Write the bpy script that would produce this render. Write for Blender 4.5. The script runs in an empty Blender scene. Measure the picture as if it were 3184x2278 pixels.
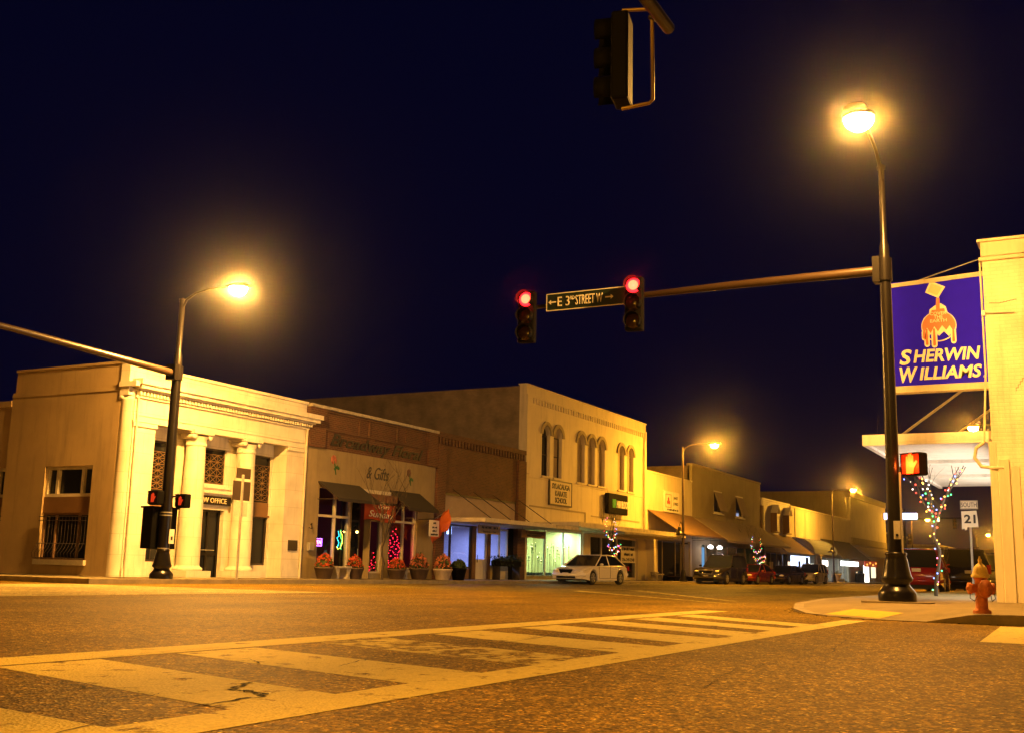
import bpy, bmesh, math, random
from mathutils import Vector, Matrix
R = math.radians
random.seed(7)
scene = bpy.context.scene
C = scene.collection

# ------------------------------------------------------------------ camera
CAM_H = 0.53
cam_d = bpy.data.cameras.new('camera'); cam = bpy.data.objects.new('camera', cam_d); C.objects.link(cam)
scene.camera = cam
cam_d.sensor_width = 36.0; cam_d.lens = 3430 * 36.0 / 3184
cam_d.clip_start = 0.05; cam_d.clip_end = 3000
_p, _r, _y = R(10.27), R(1.342), R(28.02)
_F = Vector((math.cos(_p) * math.cos(_y), math.cos(_p) * math.sin(_y), math.sin(_p)))
_Rt = Vector((math.sin(_y), -math.cos(_y), 0)); _U = _Rt.cross(_F)
_R2 = _Rt * math.cos(_r) + _U * math.sin(_r); _U2 = -_Rt * math.sin(_r) + _U * math.cos(_r)
m = Matrix((( _R2.x, _U2.x, -_F.x, 0), (_R2.y, _U2.y, -_F.y, 0), (_R2.z, _U2.z, -_F.z, CAM_H), (0, 0, 0, 1)))
cam.matrix_world = m

# ------------------------------------------------------------------ night sky, exposure
w = bpy.data.worlds.new('World'); scene.world = w; w.use_nodes = True
bg = w.node_tree.nodes['Background']
bg.inputs['Color'].default_value = (0.03, 0.032, 0.30, 1); bg.inputs['Strength'].default_value = 0.034
scene.view_settings.view_transform = 'Standard'; scene.view_settings.look = 'None'
scene.view_settings.exposure = 0.0; scene.view_settings.gamma = 1.0
scene.render.engine = 'CYCLES'
scene.render.resolution_x = 1024; scene.render.resolution_y = 732
SODIUM = (1.0, 0.42, 0.03)
SODIUM_PALE = (1.0, 0.46, 0.085)
LAMP_W = 5600.0

# ------------------------------------------------------------------ materials
def mat(name, col, rough=0.7, var=0.12, scale=1.5, bump=0.0, bscale=40, metal=0.0, emit=None, estr=0.0, fine=0.0):
    M = bpy.data.materials.new(name); M.use_nodes = True
    nt = M.node_tree; N = nt.nodes; L = nt.links; b = N['Principled BSDF']
    b.inputs['Roughness'].default_value = rough; b.inputs['Metallic'].default_value = metal
    g = N.new('ShaderNodeNewGeometry')
    n = N.new('ShaderNodeTexNoise'); n.inputs['Scale'].default_value = scale; n.inputs['Detail'].default_value = 6; n.inputs['Roughness'].default_value = 0.65
    L.new(g.outputs['Position'], n.inputs['Vector'])
    r = N.new('ShaderNodeMapRange'); r.inputs[1].default_value = 0.3; r.inputs[2].default_value = 0.7
    r.inputs[3].default_value = 1 - var; r.inputs[4].default_value = 1 + var
    L.new(n.outputs['Fac'], r.inputs[0])
    v = N.new('ShaderNodeVectorMath'); v.operation = 'SCALE'; v.inputs[0].default_value = col[:3]
    L.new(r.outputs[0], v.inputs['Scale']); L.new(v.outputs[0], b.inputs['Base Color'])
    if bump:
        n2 = N.new('ShaderNodeTexNoise'); n2.inputs['Scale'].default_value = bscale; n2.inputs['Detail'].default_value = 4
        L.new(g.outputs['Position'], n2.inputs['Vector'])
        bp = N.new('ShaderNodeBump'); bp.inputs['Strength'].default_value = bump; bp.inputs['Distance'].default_value = 0.02
        L.new(n2.outputs['Fac'], bp.inputs['Height']); L.new(bp.outputs[0], b.inputs['Normal'])
    if emit:
        b.inputs['Emission Color'].default_value = (*emit, 1); b.inputs['Emission Strength'].default_value = estr
    return M

def weather(M, amt=.3, sx=2.2, sz=.25):
    nt = M.node_tree; N = nt.nodes; L = nt.links; b = N['Principled BSDF']; src = b.inputs['Base Color'].links[0].from_socket
    g = N.new('ShaderNodeNewGeometry'); mp = N.new('ShaderNodeMapping'); mp.inputs['Scale'].default_value = (sx, sx, sz); L.new(g.outputs['Position'], mp.inputs['Vector'])
    n = N.new('ShaderNodeTexNoise'); n.inputs['Scale'].default_value = 1.6; n.inputs['Detail'].default_value = 9; n.inputs['Roughness'].default_value = .7; L.new(mp.outputs[0], n.inputs['Vector'])
    r = N.new('ShaderNodeMapRange'); r.inputs[1].default_value = .5; r.inputs[2].default_value = .75; r.inputs[3].default_value = 1; r.inputs[4].default_value = 1 - amt; L.new(n.outputs['Fac'], r.inputs[0])
    v = N.new('ShaderNodeVectorMath'); v.operation = 'SCALE'; L.new(src, v.inputs[0]); L.new(r.outputs[0], v.inputs['Scale']); L.new(v.outputs[0], b.inputs['Base Color'])

def emis(name, col, s):
    return mat(name, (0.05, 0.05, 0.05), 0.5, 0, emit=col, estr=s)

def brick_mat(name, c1, c2, mortar, axis='X', rough=0.85, sc=1.0, bump=0.5, msize=0.012, var=0.15, bw=0.22, rh=0.075):
    """axis: the horizontal world axis that runs along the wall"""
    M = bpy.data.materials.new(name); M.use_nodes = True
    nt = M.node_tree; N = nt.nodes; L = nt.links; b = N['Principled BSDF']; b.inputs['Roughness'].default_value = rough
    g = N.new('ShaderNodeNewGeometry'); s = N.new('ShaderNodeSeparateXYZ'); L.new(g.outputs['Position'], s.inputs[0])
    c = N.new('ShaderNodeCombineXYZ'); L.new(s.outputs[axis], c.inputs['X']); L.new(s.outputs['Z'], c.inputs['Y'])
    t = N.new('ShaderNodeTexBrick'); L.new(c.outputs[0], t.inputs['Vector'])
    t.inputs['Scale'].default_value = sc; t.inputs['Brick Width'].default_value = bw; t.inputs['Row Height'].default_value = rh
    t.inputs['Mortar Size'].default_value = msize; t.inputs['Mortar Smooth'].default_value = 0.3
    t.inputs['Color1'].default_value = (*c1, 1); t.inputs['Color2'].default_value = (*c2, 1); t.inputs['Mortar'].default_value = (*mortar, 1)
    n = N.new('ShaderNodeTexNoise'); n.inputs['Scale'].default_value = 1.3; n.inputs['Detail'].default_value = 7; L.new(g.outputs['Position'], n.inputs['Vector'])
    r = N.new('ShaderNodeMapRange'); r.inputs[1].default_value = 0.3; r.inputs[2].default_value = 0.7; r.inputs[3].default_value = 1 - var; r.inputs[4].default_value = 1 + var
    L.new(n.outputs['Fac'], r.inputs[0])
    v = N.new('ShaderNodeVectorMath'); v.operation = 'SCALE'; L.new(t.outputs['Color'], v.inputs[0]); L.new(r.outputs[0], v.inputs['Scale'])
    L.new(v.outputs[0], b.inputs['Base Color'])
    bp = N.new('ShaderNodeBump'); bp.invert = True; bp.inputs['Strength'].default_value = bump; bp.inputs['Distance'].default_value = 0.01
    L.new(t.outputs['Fac'], bp.inputs['Height']); L.new(bp.outputs[0], b.inputs['Normal'])
    return M

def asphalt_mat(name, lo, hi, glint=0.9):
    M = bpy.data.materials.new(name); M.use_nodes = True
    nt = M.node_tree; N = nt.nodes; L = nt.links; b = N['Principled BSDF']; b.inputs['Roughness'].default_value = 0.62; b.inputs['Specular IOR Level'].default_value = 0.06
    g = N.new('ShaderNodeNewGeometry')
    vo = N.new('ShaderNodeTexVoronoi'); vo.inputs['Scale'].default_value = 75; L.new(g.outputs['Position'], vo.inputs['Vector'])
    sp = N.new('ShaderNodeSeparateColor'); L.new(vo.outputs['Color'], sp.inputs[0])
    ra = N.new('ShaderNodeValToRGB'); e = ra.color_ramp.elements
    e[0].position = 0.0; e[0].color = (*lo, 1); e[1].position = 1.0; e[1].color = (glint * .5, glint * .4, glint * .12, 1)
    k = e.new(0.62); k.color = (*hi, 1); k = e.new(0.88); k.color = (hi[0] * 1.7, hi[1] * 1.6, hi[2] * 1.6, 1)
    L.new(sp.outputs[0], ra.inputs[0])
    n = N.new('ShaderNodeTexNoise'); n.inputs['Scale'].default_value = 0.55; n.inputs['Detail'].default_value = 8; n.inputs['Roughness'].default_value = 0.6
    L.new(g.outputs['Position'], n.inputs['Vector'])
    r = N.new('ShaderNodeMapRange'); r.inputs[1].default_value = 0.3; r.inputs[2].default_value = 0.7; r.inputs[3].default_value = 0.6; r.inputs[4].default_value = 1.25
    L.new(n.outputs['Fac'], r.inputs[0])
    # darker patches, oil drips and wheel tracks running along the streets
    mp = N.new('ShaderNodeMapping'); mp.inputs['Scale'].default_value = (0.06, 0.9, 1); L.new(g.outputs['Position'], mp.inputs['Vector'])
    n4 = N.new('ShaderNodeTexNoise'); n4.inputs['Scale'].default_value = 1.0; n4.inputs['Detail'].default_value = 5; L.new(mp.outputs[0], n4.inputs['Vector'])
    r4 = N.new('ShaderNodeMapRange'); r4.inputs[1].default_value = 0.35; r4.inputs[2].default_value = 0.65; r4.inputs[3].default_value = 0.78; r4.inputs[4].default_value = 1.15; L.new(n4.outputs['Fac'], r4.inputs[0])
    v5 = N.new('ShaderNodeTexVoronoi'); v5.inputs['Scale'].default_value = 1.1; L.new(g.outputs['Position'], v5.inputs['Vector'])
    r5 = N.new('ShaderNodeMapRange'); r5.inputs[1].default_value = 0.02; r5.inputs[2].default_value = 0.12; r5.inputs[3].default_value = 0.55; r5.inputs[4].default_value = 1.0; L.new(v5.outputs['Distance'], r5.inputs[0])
    # bright stone chips, with their sparkle painted into the colour
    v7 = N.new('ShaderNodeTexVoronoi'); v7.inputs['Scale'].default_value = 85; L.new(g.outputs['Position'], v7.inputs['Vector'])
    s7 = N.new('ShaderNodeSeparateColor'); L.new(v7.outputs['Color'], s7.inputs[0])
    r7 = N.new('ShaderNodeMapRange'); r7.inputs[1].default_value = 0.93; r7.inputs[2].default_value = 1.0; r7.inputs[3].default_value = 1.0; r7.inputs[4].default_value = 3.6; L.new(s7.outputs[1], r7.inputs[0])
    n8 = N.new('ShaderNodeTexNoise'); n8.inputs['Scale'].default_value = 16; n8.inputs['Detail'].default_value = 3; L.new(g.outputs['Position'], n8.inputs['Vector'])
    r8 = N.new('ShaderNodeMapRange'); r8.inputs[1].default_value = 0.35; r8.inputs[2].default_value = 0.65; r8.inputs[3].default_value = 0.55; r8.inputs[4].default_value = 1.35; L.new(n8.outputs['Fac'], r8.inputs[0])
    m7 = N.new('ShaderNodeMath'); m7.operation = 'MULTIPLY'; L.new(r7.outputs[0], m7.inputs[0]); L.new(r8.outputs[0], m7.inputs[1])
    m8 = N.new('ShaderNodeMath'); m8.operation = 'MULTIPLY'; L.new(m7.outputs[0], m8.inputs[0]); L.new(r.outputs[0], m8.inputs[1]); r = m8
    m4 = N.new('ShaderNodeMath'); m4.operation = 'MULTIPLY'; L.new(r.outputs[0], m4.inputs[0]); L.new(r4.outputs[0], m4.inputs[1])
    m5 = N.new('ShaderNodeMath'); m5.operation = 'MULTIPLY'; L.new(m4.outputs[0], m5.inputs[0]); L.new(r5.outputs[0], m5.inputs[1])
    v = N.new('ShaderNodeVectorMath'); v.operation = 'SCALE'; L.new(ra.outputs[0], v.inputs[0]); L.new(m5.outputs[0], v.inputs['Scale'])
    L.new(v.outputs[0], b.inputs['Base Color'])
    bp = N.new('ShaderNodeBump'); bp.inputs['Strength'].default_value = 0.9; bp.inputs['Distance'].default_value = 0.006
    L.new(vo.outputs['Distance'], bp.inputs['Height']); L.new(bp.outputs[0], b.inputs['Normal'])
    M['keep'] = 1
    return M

def paint_mat(name, col, wear, asph_lo, asph_hi):
    """road paint worn through to the asphalt in patches"""
    M = asphalt_mat(name, asph_lo, asph_hi); nt = M.node_tree; N = nt.nodes; L = nt.links
    b = N['Principled BSDF']; src = b.inputs['Base Color'].links[0].from_socket
    g = N.new('ShaderNodeNewGeometry')
    n = N.new('ShaderNodeTexNoise'); n.inputs['Scale'].default_value = 5; n.inputs['Detail'].default_value = 10; n.inputs['Roughness'].default_value = 0.72
    L.new(g.outputs['Position'], n.inputs['Vector'])
    r = N.new('ShaderNodeMapRange'); r.inputs[1].default_value = wear - 0.03; r.inputs[2].default_value = wear + 0.03
    L.new(n.outputs['Fac'], r.inputs[0])
    n3 = N.new('ShaderNodeTexNoise'); n3.inputs['Scale'].default_value = 45; n3.inputs['Detail'].default_value = 5; L.new(g.outputs['Position'], n3.inputs['Vector'])
    r3 = N.new('ShaderNodeMapRange'); r3.inputs[1].default_value = .3; r3.inputs[2].default_value = .7; r3.inputs[3].default_value = 0.82; r3.inputs[4].default_value = 1.12
    L.new(n3.outputs['Fac'], r3.inputs[0])
    v = N.new('ShaderNodeVectorMath'); v.operation = 'SCALE'; v.inputs[0].default_value = col; L.new(r3.outputs[0], v.inputs['Scale'])
    mx = N.new('ShaderNodeMix'); mx.data_type = 'RGBA'; L.new(r.outputs[0], mx.inputs[0]); L.new(src, mx.inputs[6]); L.new(v.outputs[0], mx.inputs[7])
    L.new(mx.outputs[2], b.inputs['Base Color'])
    return M

def glass_mat(name, tint=(0.9, 0.95, 0.95), refl=0.12):
    M = bpy.data.materials.new(name); M.use_nodes = True
    nt = M.node_tree; N = nt.nodes; L = nt.links; N.remove(N['Principled BSDF'])
    t = N.new('ShaderNodeBsdfTransparent'); t.inputs[0].default_value = (*tint, 1)
    gl = N.new('ShaderNodeBsdfGlossy'); gl.inputs['Roughness'].default_value = 0.03
    mx = N.new('ShaderNodeMixShader'); mx.inputs[0].default_value = refl
    L.new(t.outputs[0], mx.inputs[1]); L.new(gl.outputs[0], mx.inputs[2]); L.new(mx.outputs[0], N['Material Output'].inputs[0])
    return M

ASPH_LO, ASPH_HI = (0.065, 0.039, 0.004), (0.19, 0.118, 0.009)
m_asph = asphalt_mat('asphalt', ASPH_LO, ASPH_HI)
m_asph_sheen = asphalt_mat('lamp_sheen_asphalt', (0.25, 0.21, 0.08), (0.48, 0.41, 0.18))  # asphalt with the lamp sheen painted in as a lighter colour
m_asph_mid = asphalt_mat('worn_asphalt', (0.05, 0.038, 0.01), (0.15, 0.115, 0.03))
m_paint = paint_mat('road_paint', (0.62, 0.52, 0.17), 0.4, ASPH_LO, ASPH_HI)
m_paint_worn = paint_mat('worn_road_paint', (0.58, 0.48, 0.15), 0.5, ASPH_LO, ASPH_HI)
m_paint_yel = mat('tactile_yellow', (0.5, 0.36, 0.01), 0.7, 0.2, 9)
m_conc = mat('sidewalk_concrete', (0.19, 0.15, 0.07), 0.85, 0.22, 1.1, 0.25, 60)
m_curb = mat('kerb_concrete', (0.24, 0.2, 0.12), 0.85, 0.3, 3, 0.3, 50)
m_crack = mat('crack_dark', (0.012, 0.01, 0.009), 0.95, 0.1)
m_stone = brick_mat('limestone', (0.7, 0.66, 0.56), (0.66, 0.62, 0.51), (0.5, 0.45, 0.34), bw=1.15, rh=.62, msize=.007, bump=.25, var=.14)
m_stone_d = mat('limestone_weathered', (0.42, 0.38, 0.3), 0.85, 0.35, 4, 0.2, 30)
m_stucco = mat('tan_stucco', (0.29, 0.23, 0.13), 0.9, 0.16, 0.8, 0.3, 60)
m_side = mat('law_side_plaster', (0.42, 0.31, 0.16), 0.9, 0.12, 0.6, 0.3, 45)
m_brick = brick_mat('red_brick', (0.12, 0.04, 0.02), (0.075, 0.028, 0.015), (0.15, 0.1, 0.06))
m_brick_dk = brick_mat('dark_brick', (0.12, 0.05, 0.026), (0.07, 0.03, 0.018), (0.12, 0.08, 0.05))
m_brick_y = brick_mat('painted_brick', (0.74, 0.68, 0.52), (0.71, 0.64, 0.48), (0.68, 0.61, 0.45), axis='Y', bump=0.45)
m_brick_s = brick_mat('old_side_brick', (0.2, 0.15, 0.1), (0.24, 0.18, 0.12), (0.2, 0.16, 0.11), axis='Y', bump=0.4, var=0.3)
m_cream = mat('cream_paint', (0.62, 0.55, 0.4), 0.75, 0.07, 0.7, 0.12, 40)
m_white = mat('white_paint', (0.75, 0.72, 0.66), 0.6, 0.06, 1.2)
m_trim = mat('trim_paint', (0.55, 0.5, 0.4), 0.6, 0.15, 3)
m_tan = mat('tan_paint', (0.33, 0.28, 0.17), 0.85, 0.12, 0.5, 0.15, 40)
m_board = mat('window_board', (0.3, 0.25, 0.19), 0.7, 0.15, 1)
m_dark = mat('dark_bronze', (0.03, 0.022, 0.016), 0.45, 0.2, 3)
m_black = mat('black_enamel', (0.006, 0.005, 0.005), 0.28, 0.1, 3)
m_blackm = mat('black_matte', (0.003, 0.003, 0.003), 0.7, 0.1, 3)
m_glassd = mat('dark_glass', (0.012, 0.014, 0.018), 0.06, 0.1, 2)
m_glass = glass_mat('shop_glass')
m_grille = mat('bronze_grille', (0.22, 0.13, 0.05), 0.5, 0.25, 5, metal=0.3)
for _m, _s in ((m_blackm, .08), (m_black, .3), (m_glassd, .25)): _m.node_tree.nodes['Principled BSDF'].inputs['Specular IOR Level'].default_value = _s
m_brown = mat('brown_panel', (0.17, 0.09, 0.035), 0.6, 0.15, 2)
m_steel = mat('galvanised_steel', (0.4, 0.39, 0.36), 0.45, 0.15, 4, metal=0.4)
m_awn_br = mat('brown_canvas', (0.17, 0.1, 0.06), 0.9, 0.15, 2, 0.1, 30)
m_awn_dk = mat('charcoal_canvas', (0.03, 0.025, 0.022), 0.9, 0.15, 2)
m_awn_ta = mat('taupe_canvas', (0.3, 0.24, 0.19), 0.9, 0.1, 2)
m_awn_bl = mat('blue_canvas', (0.1, 0.12, 0.19), 0.9, 0.12, 2)
m_roof = mat('roof_felt', (0.05, 0.045, 0.04), 0.9, 0.2, 1)
m_letter = mat('letter_black', (0.02, 0.018, 0.02), 0.6, 0)
m_letw = mat('letter_white', (0.8, 0.78, 0.7), 0.5, 0)
m_gold = mat('letter_gold', (0.7, 0.62, 0.4), 0.5, 0)

for _m in (m_stone, m_cream, m_stucco, m_side, m_tan, m_brick_y, m_white): weather(_m)
weather(m_conc, .35, 1.2, 1.2)
# ------------------------------------------------------------------ helpers
def gz(x, y): return -0.0025 * x - 0.005 * min(max(y - 4, 0), 20)
WK = 0.13
def sw(x, y): return gz(x, y) + WK

def tag(o, label=None, cat=None, group=None, kind=None):
    if label: o['label'] = label
    if cat: o['category'] = cat
    if group: o['group'] = group
    if kind: o['kind'] = kind
    return o

def thing(name, label, cat, loc=(0, 0, 0), rz=0, group=None):
    o = bpy.data.objects.new(name, None); C.objects.link(o); o.empty_display_size = 0.2
    o.location = loc; o.rotation_euler = (0, 0, rz)
    return tag(o, label, cat, group)

class MB:
    def __init__(s, off=(0, 0, 0)): s.v = []; s.f = []; s.sm = []; s.off = Vector(off)
    def add(s, vs, fs, smooth=False):
        b = len(s.v); s.v += [tuple(v) for v in vs]; s.f += [tuple(b + i for i in f) for f in fs]; s.sm += [smooth] * len(fs); return s
    def box(s, x0, x1, y0, y1, z0, z1):
        vs = [(x, y, z) for x in (x0, x1) for y in (y0, y1) for z in (z0, z1)]
        return s.add(vs, [(0, 1, 3, 2), (4, 6, 7, 5), (0, 4, 5, 1), (2, 3, 7, 6), (0, 2, 6, 4), (1, 5, 7, 3)])
    def cbox(s, c, d): return s.box(c[0] - d[0] / 2, c[0] + d[0] / 2, c[1] - d[1] / 2, c[1] + d[1] / 2, c[2] - d[2] / 2, c[2] + d[2] / 2)
    def poly(s, pts): return s.add(pts, [tuple(range(len(pts)))])
    def prism(s, pts, d):
        d = Vector(d); n = len(pts); a = [Vector(p) for p in pts]; b = [p + d for p in a]
        return s.add(a + b, [tuple(range(n))[::-1], tuple(range(n, 2 * n))] + [(i, (i + 1) % n, n + (i + 1) % n, n + i) for i in range(n)])
    def tube(s, pts, r, seg=10, caps=True):
        pts = [Vector(p) for p in pts]; n = len(pts); rs = r if isinstance(r, (list, tuple)) else [r] * n
        rings = []; prev = None
        for i, p in enumerate(pts):
            d = (pts[min(i + 1, n - 1)] - pts[max(i - 1, 0)]).normalized()
            if prev is None:
                a = d.cross(Vector((0, 0, 1)));
                if a.length < 1e-3: a = d.cross(Vector((1, 0, 0)))
                a.normalize()
            else:
                a = (prev - d * prev.dot(d)).normalized()
            prev = a; b = d.cross(a)
            rings.append([p + (a * math.cos(2 * math.pi * k / seg) + b * math.sin(2 * math.pi * k / seg)) * rs[i] for k in range(seg)])
        vs = [v for r_ in rings for v in r_]
        fs = [(i * seg + k, i * seg + (k + 1) % seg, (i + 1) * seg + (k + 1) % seg, (i + 1) * seg + k) for i in range(n - 1) for k in range(seg)]
        s.add(vs, fs, True)
        if caps: s.add(rings[0], [tuple(range(seg))[::-1]]); s.add(rings[-1], [tuple(range(seg))])
        return s
    def lathe(s, prof, c=(0, 0, 0), seg=24, smooth=True, axis='Z'):
        vs = []
        for r_, z in prof:
            for k in range(seg):
                a = 2 * math.pi * k / seg; p = (r_ * math.cos(a), r_ * math.sin(a), z)
                if axis == 'X': p = (z, p[0], p[1])
                if axis == 'Y': p = (p[0], z, p[1])
                vs.append((c[0] + p[0], c[1] + p[1], c[2] + p[2]))
        n = len(prof)
        fs = [(i * seg + k, i * seg + (k + 1) % seg, (i + 1) * seg + (k + 1) % seg, (i + 1) * seg + k) for i in range(n - 1) for k in range(seg)]
        s.add(vs, fs, smooth)
        s.add(vs[:seg], [tuple(range(seg))[::-1]]); s.add(vs[-seg:], [tuple(range(seg))])
        return s
    def ball(s, c, r, seg=10, rings=6, sc=(1, 1, 1)):
        prof = [(max(1e-4, math.sin(math.pi * i / rings)) * r, -math.cos(math.pi * i / rings) * r) for i in range(rings + 1)]
        vs = [(c[0] + p * math.cos(2 * math.pi * k / seg) * sc[0], c[1] + p * math.sin(2 * math.pi * k / seg) * sc[1], c[2] + z * sc[2]) for p, z in prof for k in range(seg)]
        fs = [(i * seg + k, i * seg + (k + 1) % seg, (i + 1) * seg + (k + 1) % seg, (i + 1) * seg + k) for i in range(rings) for k in range(seg)]
        return s.add(vs, fs, True)
    def build(s, name, material, parent=None, bevel=0, kind=None, label=None, world=True):
        me = bpy.data.meshes.new(name)
        o_ = Vector((0, 0, 0))
        if parent is not None and world:
            q = parent
            while q is not None: o_ += Vector(q.location); q = q.parent
        me.from_pydata([tuple(Vector(v) - o_) for v in s.v], [], s.f)
        for p, sm in zip(me.polygons, s.sm): p.use_smooth = sm
        bm = bmesh.new(); bm.from_mesh(me); bmesh.ops.recalc_face_normals(bm, faces=bm.faces); bm.to_mesh(me); bm.free()
        me.materials.append(material)
        o = bpy.data.objects.new(name, me); C.objects.link(o)
        if parent is not None: o.parent = parent
        if bevel:
            bv = o.modifiers.new('bevel', 'BEVEL'); bv.width = bevel; bv.segments = 2; bv.limit_method = 'ANGLE'
        return tag(o, label, None, None, kind)

def B(x0, x1, y0, y1, z0, z1): return MB().box(x0, x1, y0, y1, z0, z1)

def text(name, s, c, wd, ht, material, parent=None, face='Y', shear=0.0, depth=0.012, bold=0.0, rot=0.0):
    """mesh lettering; c = centre of the words, face 'Y' looks towards -Y, 'X' looks towards -X"""
    cu = bpy.data.curves.new(name, 'FONT'); cu.body = s; cu.size = 1; cu.shear = shear; cu.extrude = 0.01; cu.offset = bold
    cu.align_x = 'CENTER'; cu.resolution_u = 3
    t = bpy.data.objects.new('tmp', cu); C.objects.link(t)
    dg = bpy.context.evaluated_depsgraph_get(); me = bpy.data.meshes.new_from_object(t.evaluated_get(dg))
    bpy.data.objects.remove(t); bpy.data.curves.remove(cu)
    xs = [v.co.x for v in me.vertices]; ys = [v.co.y for v in me.vertices]
    cx, cy = (min(xs) + max(xs)) / 2, (min(ys) + max(ys)) / 2; sx = wd / (max(xs) - min(xs)); sy = ht / (max(ys) - min(ys))
    off = Vector((0, 0, 0)); q = parent
    while q is not None: off += Vector(q.location); q = q.parent
    for v in me.vertices:
        x, y, z = (v.co.x - cx) * sx, (v.co.y - cy) * sy, v.co.z / 0.01 * depth / 2
        x, y = x * math.cos(rot) - y * math.sin(rot), x * math.sin(rot) + y * math.cos(rot)
        p = Vector((x, -z, y)) if face == 'Y' else Vector((-z, -x, y))
        v.co = p + Vector(c) - off
    me.materials.clear(); me.materials.append(material); me.name = name
    o = bpy.data.objects.new(name, me); C.objects.link(o)
    if parent is not None: o.parent = parent
    return o

def blurred_words(c, wd, ht, material, parent, seed=1):
    """a line of small writing too faint to read: a row of short uneven strokes"""
    rr = random.Random(seed); mb = MB(); x = c[0] - wd / 2
    while x < c[0] + wd / 2:
        w_ = ht * rr.uniform(.35, .7)
        if rr.random() < .85: mb.box(x, x + w_ * .75, c[1] - .004, c[1] + .004, c[2] - ht / 2 * rr.uniform(.6, 1), c[2] + ht / 2 * rr.uniform(.5, 1))
        x += w_
    o = mb.build('faded_lettering', material, parent); o['kind'] = 'stuff'; return o

def wall_y(mb, x0, x1, z0, z1, y, th, holes):
    """wall facing -Y with rectangular holes (x0,x1,z0,z1) and reveals of depth th"""
    xs = sorted({x0, x1, *[h[0] for h in holes], *[h[1] for h in holes]}); zs = sorted({z0, z1, *[h[2] for h in holes], *[h[3] for h in holes]})
    xs = [x for x in xs if x0 <= x <= x1]; zs = [z for z in zs if z0 <= z <= z1]
    def solid(i, j):
        if i < 0 or j < 0 or i >= len(xs) - 1 or j >= len(zs) - 1: return False
        cx, cz = (xs[i] + xs[i + 1]) / 2, (zs[j] + zs[j + 1]) / 2
        return not any(h[0] < cx < h[1] and h[2] < cz < h[3] for h in holes)
    for i in range(len(xs) - 1):
        for j in range(len(zs) - 1):
            if not solid(i, j): continue
            a, b, c, d = xs[i], xs[i + 1], zs[j], zs[j + 1]
            mb.poly([(a, y, c), (b, y, c), (b, y, d), (a, y, d)]); mb.poly([(a, y + th, c), (a, y + th, d), (b, y + th, d), (b, y + th, c)])
            if not solid(i - 1, j): mb.poly([(a, y, c), (a, y, d), (a, y + th, d), (a, y + th, c)])
            if not solid(i + 1, j): mb.poly([(b, y, c), (b, y + th, c), (b, y + th, d), (b, y, d)])
            if not solid(i, j - 1): mb.poly([(a, y, c), (a, y + th, c), (b, y + th, c), (b, y, c)])
            if not solid(i, j + 1): mb.poly([(a, y, d), (b, y, d), (b, y + th, d), (a, y + th, d)])
    return mb

def swap_xy(mb): mb.v = [(y, x, z) for x, y, z in mb.v]; return mb
def wall_x(mb, y0, y1, z0, z1, x, th, holes):
    t = MB(); wall_y(t, y0, y1, z0, z1, x, th, holes); swap_xy(t); mb.add(t.v, t.f); return mb

def frame_y(x0, x1, z0, z1, y, w_, d, mull=(), trans=()):
    mb = MB()
    mb.box(x0, x0 + w_, y, y + d, z0, z1); mb.box(x1 - w_, x1, y, y + d, z0, z1)
    mb.box(x0 + w_, x1 - w_, y, y + d, z0, z0 + w_); mb.box(x0 + w_, x1 - w_, y, y + d, z1 - w_, z1)
    for q in mull: mb.box(q - w_ / 2, q + w_ / 2, y + .004, y + d - .004, z0 + w_, z1 - w_)
    for q in trans: mb.box(x0 + w_, x1 - w_, y + .008, y + d - .008, q - w_ / 2, q + w_ / 2)
    return mb

def plight(name, loc, power, col, rad=0.1, parent=None, spot=None):
    l = bpy.data.lights.new(name, 'POINT'); l.energy = power; l.color = col; l.shadow_soft_size = rad
    o = bpy.data.objects.new(name, l); C.objects.link(o); o.location = loc
    if parent is not None: o.parent = parent; o.location = Vector(loc) - Vector(parent.location)
    return o
def alight(name, loc, power, col, sx, sy, rot=(0, 0, 0), parent=None):
    l = bpy.data.lights.new(name, 'AREA'); l.energy = power; l.color = col; l.shape = 'RECTANGLE'; l.size = sx; l.size_y = sy
    o = bpy.data.objects.new(name, l); C.objects.link(o); o.location = loc; o.rotation_euler = rot
    if parent is not None: o.parent = parent; o.location = Vector(loc) - Vector(parent.location)
    return o

# ------------------------------------------------------------------ ground, road, markings
def sheet(pts_y, x0, x1, dz):
    mb = MB()
    for a, b in zip(pts_y[:-1], pts_y[1:]):
        mb.poly([(x0, a, gz(x0, a) + dz), (x1, a, gz(x1, a) + dz), (x1, b, gz(x1, b) + dz), (x0, b, gz(x0, b) + dz)])
    return mb
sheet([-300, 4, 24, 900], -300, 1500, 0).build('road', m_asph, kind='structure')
sheet([14.6, 22.75], -40, 19.6, 0.004).build('lamp_sheen_band', m_asph_sheen, kind='structure')  # lamplight reflected on the road, painted as a lighter sheet
sheet([8.6, 22.75], 26.5, 400, 0.004).build('main_street_road', m_asph_mid, kind='structure')

def marking(name, quads, material, dz=0.0025):
    mb = MB()
    for q in quads:
        mb.poly([(x, y, gz(x, y) + dz) for x, y in q])
    return mb.build(name, material, kind='structure')
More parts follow.
